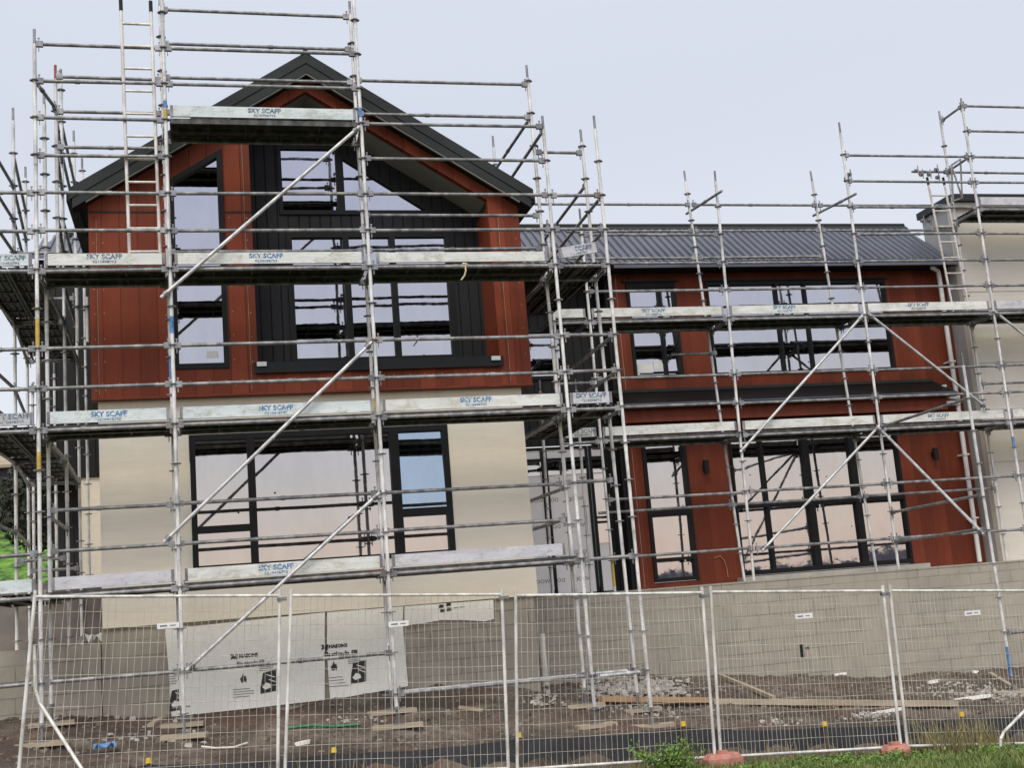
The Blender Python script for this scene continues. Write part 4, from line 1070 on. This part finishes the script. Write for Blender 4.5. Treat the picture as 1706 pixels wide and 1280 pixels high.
# ------------------------------------------------------------------ loose things on the dirt
def lay(name, px0, py0, px1, py1, w, h, m, lab, cat, grp=None, Ya=None, Yb2=None):
    """a board lying on the ground between two photo points, found by walking the ray down to the ground"""
    P = []
    for px, py in ((px0, py0), (px1, py1)):
        Y = 14.3
        while Y < 19.0:
            p = at(px, py, Y)
            if p.z <= G(p.x, p.y): break
            Y += .01
        P.append(Vector((p.x, p.y, G(p.x, p.y)+h/2)))
    o = MB().bar(P[0], P[1], w, h).build(name, m, origin=(P[0]+P[1])/2)
    return tag(o, lab, cat, grp)
def hit(px, py):
    Y = 13.0
    while Y < 19.1:
        p = at(px, py, Y)
        if p.z <= G(p.x, p.y): return Vector((p.x, p.y, G(p.x, p.y)))
        Y += .01
    p = at(px, py, 19.1); return Vector((p.x, 19.1, G(p.x, 19.1)))
lay('timber_plank', 1190, 1174, 1596, 1178, .12, .07, M['timber'], 'long pale timber plank lying on the dirt at the right', 'plank', 'loose timber planks')
lay('timber_plank', 1000, 1170, 1185, 1172, .12, .07, M['timber_orange'], 'orange pine plank lying below the rubble heap', 'plank', 'loose timber planks')
lay('timber_plank', 1198, 1124, 1290, 1168, .06, .05, M['timber'], 'thin pale batten slanting down from the retaining wall', 'plank', 'loose timber planks')
lay('timber_plank', 278, 1238, 335, 1231, .16, .05, M['timber'], 'short broken plank before the second scaffold post', 'plank', 'loose timber planks')
lay('timber_plank', 765, 1182, 805, 1188, .06, .04, M['timber'], 'small batten on the dirt below the block foundation', 'plank', 'loose timber planks')
lay('timber_plank', 250, 1213, 278, 1195, .08, .04, M['timber'], 'short tilted offcut near the left printed board', 'plank', 'loose timber planks')
lay('timber_plank', 1015, 1125, 1040, 1128, .2, .06, M['timber'], 'small flat board on the rubble by the fifth post', 'plank', 'loose timber planks')
lay('timber_plank', 1650, 1126, 1690, 1150, .06, .05, M['timber'], 'pale batten by the post with the blue foot', 'plank', 'loose timber planks')
hp = [hit(478, 1217), hit(520, 1213), hit(560, 1214), hit(600, 1211)]
tag(MB().path([p+Vector((0,0,.02)) for p in hp], .018, 6).build('hose', M['green_hose'], origin=hp[0]), 'green hose lying on the dirt behind the second fence', 'hose')
hp = [hit(336, 1248), hit(360, 1251), hit(390, 1249), hit(412, 1242)]
tag(MB().path([p+Vector((0,0,.02)) for p in hp], .014, 6).build('conduit', M['pvc'], origin=hp[0]), 'curved white conduit offcut lying behind the first fence', 'conduit')
# blue plastic scrap: a crumpled sheet
p = hit(176, 1256); mb = MB(); rn = random.Random(2); nn = 6; vs = []
for j in range(nn):
    for i in range(nn):
        vs.append((p.x+(i-2.5)*.05, p.y+(j-2.5)*.04, p.z+.03+.07*abs(math.sin(i*1.9+j*1.3))+rn.uniform(0,.03)))
mb.add(vs, [(j*nn+i, j*nn+i+1, (j+1)*nn+i+1, (j+1)*nn+i) for j in range(nn-1) for i in range(nn-1)])
tag(mb.build('plastic_scrap', M['blue_scrap'], origin=p), 'crumpled blue plastic scrap on the dirt at the left', 'plastic scrap')
# rope on the upper toe board
a = at(773, 441, F+.0); pts_ = [a+Vector((0,.03,.03)), a+Vector((.01,-.012,.0)), a+Vector((.015,-.02,-.09)), a+Vector((-.01,-.02,-.16)), a+Vector((-.06,-.02,-.22))]
rp = MB().path(pts_, .012, 6); rp.path([a+Vector((-.03,-.012,-.0)), a+Vector((.02,-.018,.01)), a+Vector((.04,-.018,-.01))], .014, 6)
tag(rp.build('rope', M['rope'], origin=a), 'frayed pale rope tied over the upper toe board', 'rope')

def stone(mb, c, s, rn):
    q = []; a = rn.uniform(0, 3.14); ca, sa = math.cos(a), math.sin(a); fx, fy, fz = rn.uniform(.6,1.3), rn.uniform(.5,1.), rn.uniform(.3,.75)
    for z in (-1, 1):
        for x, y in ((-1,-1),(1,-1),(1,1),(-1,1)):
            k_ = (.75 if z > 0 else 1.)
            u = (x*k_*fx+rn.uniform(-.35,.35))*s*.7; v = (y*k_*fy+rn.uniform(-.35,.35))*s*.7
            q.append(c+Vector((u*ca-v*sa, u*sa+v*ca, (z*fz+rn.uniform(-.25,.25))*s*.7)))
    mb.add(q, [(0,3,2,1),(4,5,6,7),(0,1,5,4),(1,2,6,5),(2,3,7,6),(3,0,4,7)])
rn = random.Random(21)
gv = MB()
for _ in range(7500):
    x = rn.uniform(-2.6, 14.0); y = rn.uniform(14.9, 19.1)
    if y > 17.1 and x < 4.5: continue
    if mnoise.noise(Vector((x*.9, y*.9, 3))) < rn.uniform(-.7, .35): continue
    stone(gv, Vector((x, y, G(x, y)+.004)), rn.choice((.012,.016,.022,.03,.045)), rn)
tag(gv.build('gravel', M['gravel']), 'brown gravel and clods strewn over the dirt', 'gravel', kind='stuff')
rb = MB()
def heap(pxs, n, smin, smax, h):
    for _ in range(n):
        px, py = pxs[0]+rn.gauss(0, 1)*pxs[2], pxs[1]+rn.gauss(0, 1)*pxs[3]
        p = hit(px, py); stone(rb, p+Vector((0, 0, rn.uniform(0, h))), rn.uniform(smin, smax), rn)
heap((1060, 1150, 34, 7), 330, .02, .06, .09); heap((1020, 1155, 22, 6), 120, .015, .045, .05); heap((1105, 1152, 18, 8), 80, .02, .06, .05)
heap((1600, 1150, 45, 8), 110, .012, .04, .02); heap((1660, 1158, 30, 5), 110, .012, .04, .02); heap((1450, 1195, 22, 4), 50, .02, .05, .02)
heap((910, 1165, 16, 8), 40, .02, .05, .03); heap((180, 1192, 60, 5), 40, .02, .06, .02); heap((250, 1228, 60, 8), 25, .02, .05, .02); heap((1080, 1186, 40, 6), 60, .015, .04, .02)
heap((590, 1202, 25, 3), 25, .015, .035, .01); heap((1285, 1203, 20, 4), 20, .02, .04, .01)
tag(rb.build('rubble', M['stone']), 'heaps of pale broken rubble and plaster on the dirt', 'rubble', kind='stuff')
# flat pale offcuts
for i, (px, py, l, w, an, lab) in enumerate(((1555, 1138, .22, .10, .3, 'pale plaster offcut on the dirt, upper one at the right'), (1620, 1165, .55, .12, -.25, 'long white plaster sheet scrap near the blue post foot'),
        (1480, 1187, .55, .05, .12, 'narrow white strip lying below the long plank'), (1625, 1122, .12, .1, .2, 'grey lump lying against the retaining wall'),
        (1400, 1122, .22, .07, -.1, 'flat pale chip at the foot of the retaining wall'), (505, 1240, .22, .09, .5, 'crumpled pale paper scrap behind the second fence'))):
    p = hit(px, py); d = Vector((math.cos(an), math.sin(an), .05))*l/2; mb = MB()
    nrm_ = Vector((-d.y, d.x, 0)).normalized()*w/2; c = p+Vector((0,0,.03))
    o_ = [c-d-nrm_*.6, c-d*.3-nrm_, c+d*.6-nrm_*.9, c+d, c+d*.5+nrm_, c-d*.4+nrm_*.8, c-d+nrm_*.3]
    mb.add([v for v in o_]+[v-Vector((0,0,.04)) for v in o_], [tuple(range(7)), tuple(range(7, 14))[::-1]]+[(i_, (i_+1) % 7, 7+(i_+1) % 7, 7+i_) for i_ in range(7)])
    tag(mb.build('offcut', M['board_white'], None, True, origin=p), lab, 'offcut', 'pale offcuts on the dirt')

# ------------------------------------------------------------------ verge grass and plants
def blades(mb, n, fx, fy, hmin, hmax, rn, dens=None):
    for _ in range(n):
        x = rn.uniform(*fx); y = rn.uniform(*fy)
        if dens and rn.random() > dens(x, y): continue
        z = G(x, y)-.02; h = rn.uniform(hmin, hmax); a = rn.uniform(0, 6.28); w = rn.uniform(.004, .009); ln = rn.uniform(.1, .6)*h
        d = Vector((math.cos(a), math.sin(a), 0)); sd = Vector((-d.y, d.x, 0))*w
        p0 = Vector((x, y, z)); p1 = p0+d*ln*.35+Vector((0,0,h*.6)); p2 = p0+d*ln+Vector((0,0,h))
        mb.add([p0-sd, p0+sd, p1+sd*.7, p1-sd*.7, p2], [(0,1,2,3), (3,2,4)])
rn = random.Random(33)
gr = MB()
blades(gr, 15000, (4.6, 11.5), (13.2, 14.05), .05, .15, rn, lambda x, y: .35+.65*max(0, mnoise.noise(Vector((x*1.3, y*1.3, 1)))+.35))
blades(gr, 4500, (-2.5, 4.8), (13.5, 14.6), .04, .16, rn, lambda x, y: .3+.6*max(0, mnoise.noise(Vector((x*1.6, y*1.6, 7)))))
blades(gr, 3500, (4.8, 11.5), (14.05, 14.75), .03, .10, rn)
blades(gr, 16000, (4.8, 11.3), (12.5, 13.5), .05, .13, rn)
tag(gr.build('grass', M['grass']), 'green verge grass along the foot of the fence', 'grass', kind='stuff')
dg = MB()
blades(dg, 1500, (-2.2, 11.5), (14.2, 14.8), .10, .32, rn, lambda x, y: .15+.85*max(0, mnoise.noise(Vector((x*1.1, y*.8, 17)))))
blades(dg, 700, (8.6, 9.6), (14.0, 14.7), .2, .5, rn)
tag(dg.build('dry_grass', M['dry_grass']), 'thin dry grass stalks growing at the silt fence', 'grass', kind='stuff')
wd = MB()
for _ in range(260):
    cx = rn.uniform(4.9, 11.2); cy = rn.uniform(12.9, 14.1)
    if mnoise.noise(Vector((cx*.9, cy*1.5, 4))) < .02: continue
    hh = rn.uniform(.05, .17); rr2 = rn.uniform(.05, .14)
    for _ in range(34):
        c = Vector((cx+rn.gauss(0, rr2), cy+rn.gauss(0, rr2), 0)); c.z = G(c.x, c.y)+rn.uniform(.01, hh)
        s_ = rn.uniform(.025, .06); d = Vector((rn.uniform(-1,1), rn.uniform(-1,1), rn.uniform(.1,1.2))).normalized(); a1 = d.orthogonal().normalized(); a1 = Matrix.Rotation(rn.uniform(0,6.28), 3, d) @ a1; b1 = d.cross(a1)
        wd.add([c-a1*s_*.5, c+b1*s_*.25, c+a1*s_*.5, c-b1*s_*.25], [(0,1,2,3)])
tag(wd.build('weeds', M['leaf']), 'low leafy weeds among the verge grass', 'weeds', kind='stuff')
p = hit(1080, 1268)
BU = thing('bush', (p.x, 14.05, G(p.x, 14.05)), 'leafy green weed bush at the foot of the fence', 'bush')
sm = MB(); lf = MB()
for i in range(26):
    a = rn.uniform(0, 6.28); r_ = rn.uniform(.1, .55); h = rn.uniform(.14, .40)
    b0 = Vector((p.x, 14.05, G(p.x, 14.05)-.02)); tip = b0+Vector((math.cos(a)*r_, math.sin(a)*r_*.6, h)); sm.tube(b0, tip, .005, 5, .002)
    for _ in range(38):
        c = b0.lerp(tip, rn.uniform(.35, 1.05))+Vector((rn.gauss(0,.05), rn.gauss(0,.05), rn.gauss(0,.035)))
        s_ = rn.uniform(.03, .06); d = Vector((rn.uniform(-1,1), rn.uniform(-1,1), rn.uniform(0,1.2))).normalized(); a1 = d.orthogonal().normalized(); b1 = d.cross(a1)
        lf.add([c-a1*s_*.5, c+b1*s_*.3, c+a1*s_*.5, c-b1*s_*.3], [(0,1,2,3)])
sm.build('stem', M['bark'], BU); lf.build('leaves', M['leaf'], BU)

# ------------------------------------------------------------------ sky and light
w = bpy.data.worlds.new('World'); S.world = w; w.use_nodes = True
nt = w.node_tree; k = N(nt); bg = nt.nodes['Background']; bg.inputs['Strength'].default_value = .1
SUN_EL, SUN_AZ = 50., 203.      # azimuth measured from +y clockwise: behind the camera
sky = k.n('ShaderNodeTexSky'); sky.sky_type = 'NISHITA'; sky.sun_disc = False
sky.sun_elevation = R(SUN_EL); sky.sun_rotation = R(SUN_AZ); sky.dust_density = 2.5; sky.ozone_density = 1.5
tc = k.n('ShaderNodeTexCoord'); s3 = k.xyz(tc.outputs['Generated'])
el = s3['Z']
front = k.ramp(el, [(0., (7.4,7.5,7.8)), (.16, (6.7,6.95,7.6)), (.36, (5.75,6.1,6.95)), (.62, (6.6,7.0,7.8)), (1., (8.5,8.7,9.2))])
back = k.ramp(el, [(0., (14.6,10.9,9.2)), (.05, (15.6,12.5,10.0)), (.11, (13.4,12.6,11.7)), (.2, (11.2,11.6,13.0)), (.4, (9.8,10.4,13.6)), (.65, (10.,10.2,11.2)), (1., (8.5,8.7,9.2))])
# the ramps cannot hold values above one, so they are stored as tenths and scaled
for n_ in nt.nodes:
    if n_.type == 'VALTORGB':
        for e in n_.color_ramp.elements: e.color = tuple(c/10 for c in e.color[:3])+(1,)
mixf = k.math('MULTIPLY_ADD', s3['Y'], .8, .5)
g_ = k.n('ShaderNodeClamp'); k.l(mixf, g_.inputs[0])
col = k.mix(g_.outputs[0], back, front)
cl_ = k.noise(k.scale(tc.outputs['Generated'], 1, 1, 3), 1.6, 4, .5)
col = k.mix(.10, col, k.ramp(cl_, [(.35, (.46,.52,.66)), (.65, (.90,.90,.92))]))
ten = k.n('ShaderNodeVectorMath', operation='SCALE'); k.l(col, ten.inputs[0]); ten.inputs['Scale'].default_value = 10.
fin = k.mix(.9, sky.outputs[0], ten.outputs[0])
k.l(fin, bg.inputs['Color'])
sl = bpy.data.lights.new('sun', 'SUN'); sl.energy = 1.6; sl.angle = R(35); sl.color = (1, .92, .80)
so = bpy.data.objects.new('sun', sl); COL.objects.link(so)
az = R(SUN_AZ); e_ = R(SUN_EL)
dirv = Vector((math.sin(az)*math.cos(e_), math.cos(az)*math.cos(e_), math.sin(e_)))
so.rotation_euler = dirv.to_track_quat('Z', 'Y').to_euler()

S.render.engine = 'CYCLES'
S.cycles.max_bounces = 6
S.view_settings.view_transform = 'Standard'; S.view_settings.look = 'None'
S.view_settings.exposure = 0.3; S.view_settings.gamma = 1.0
S.render.resolution_x = 1024; S.render.resolution_y = 769
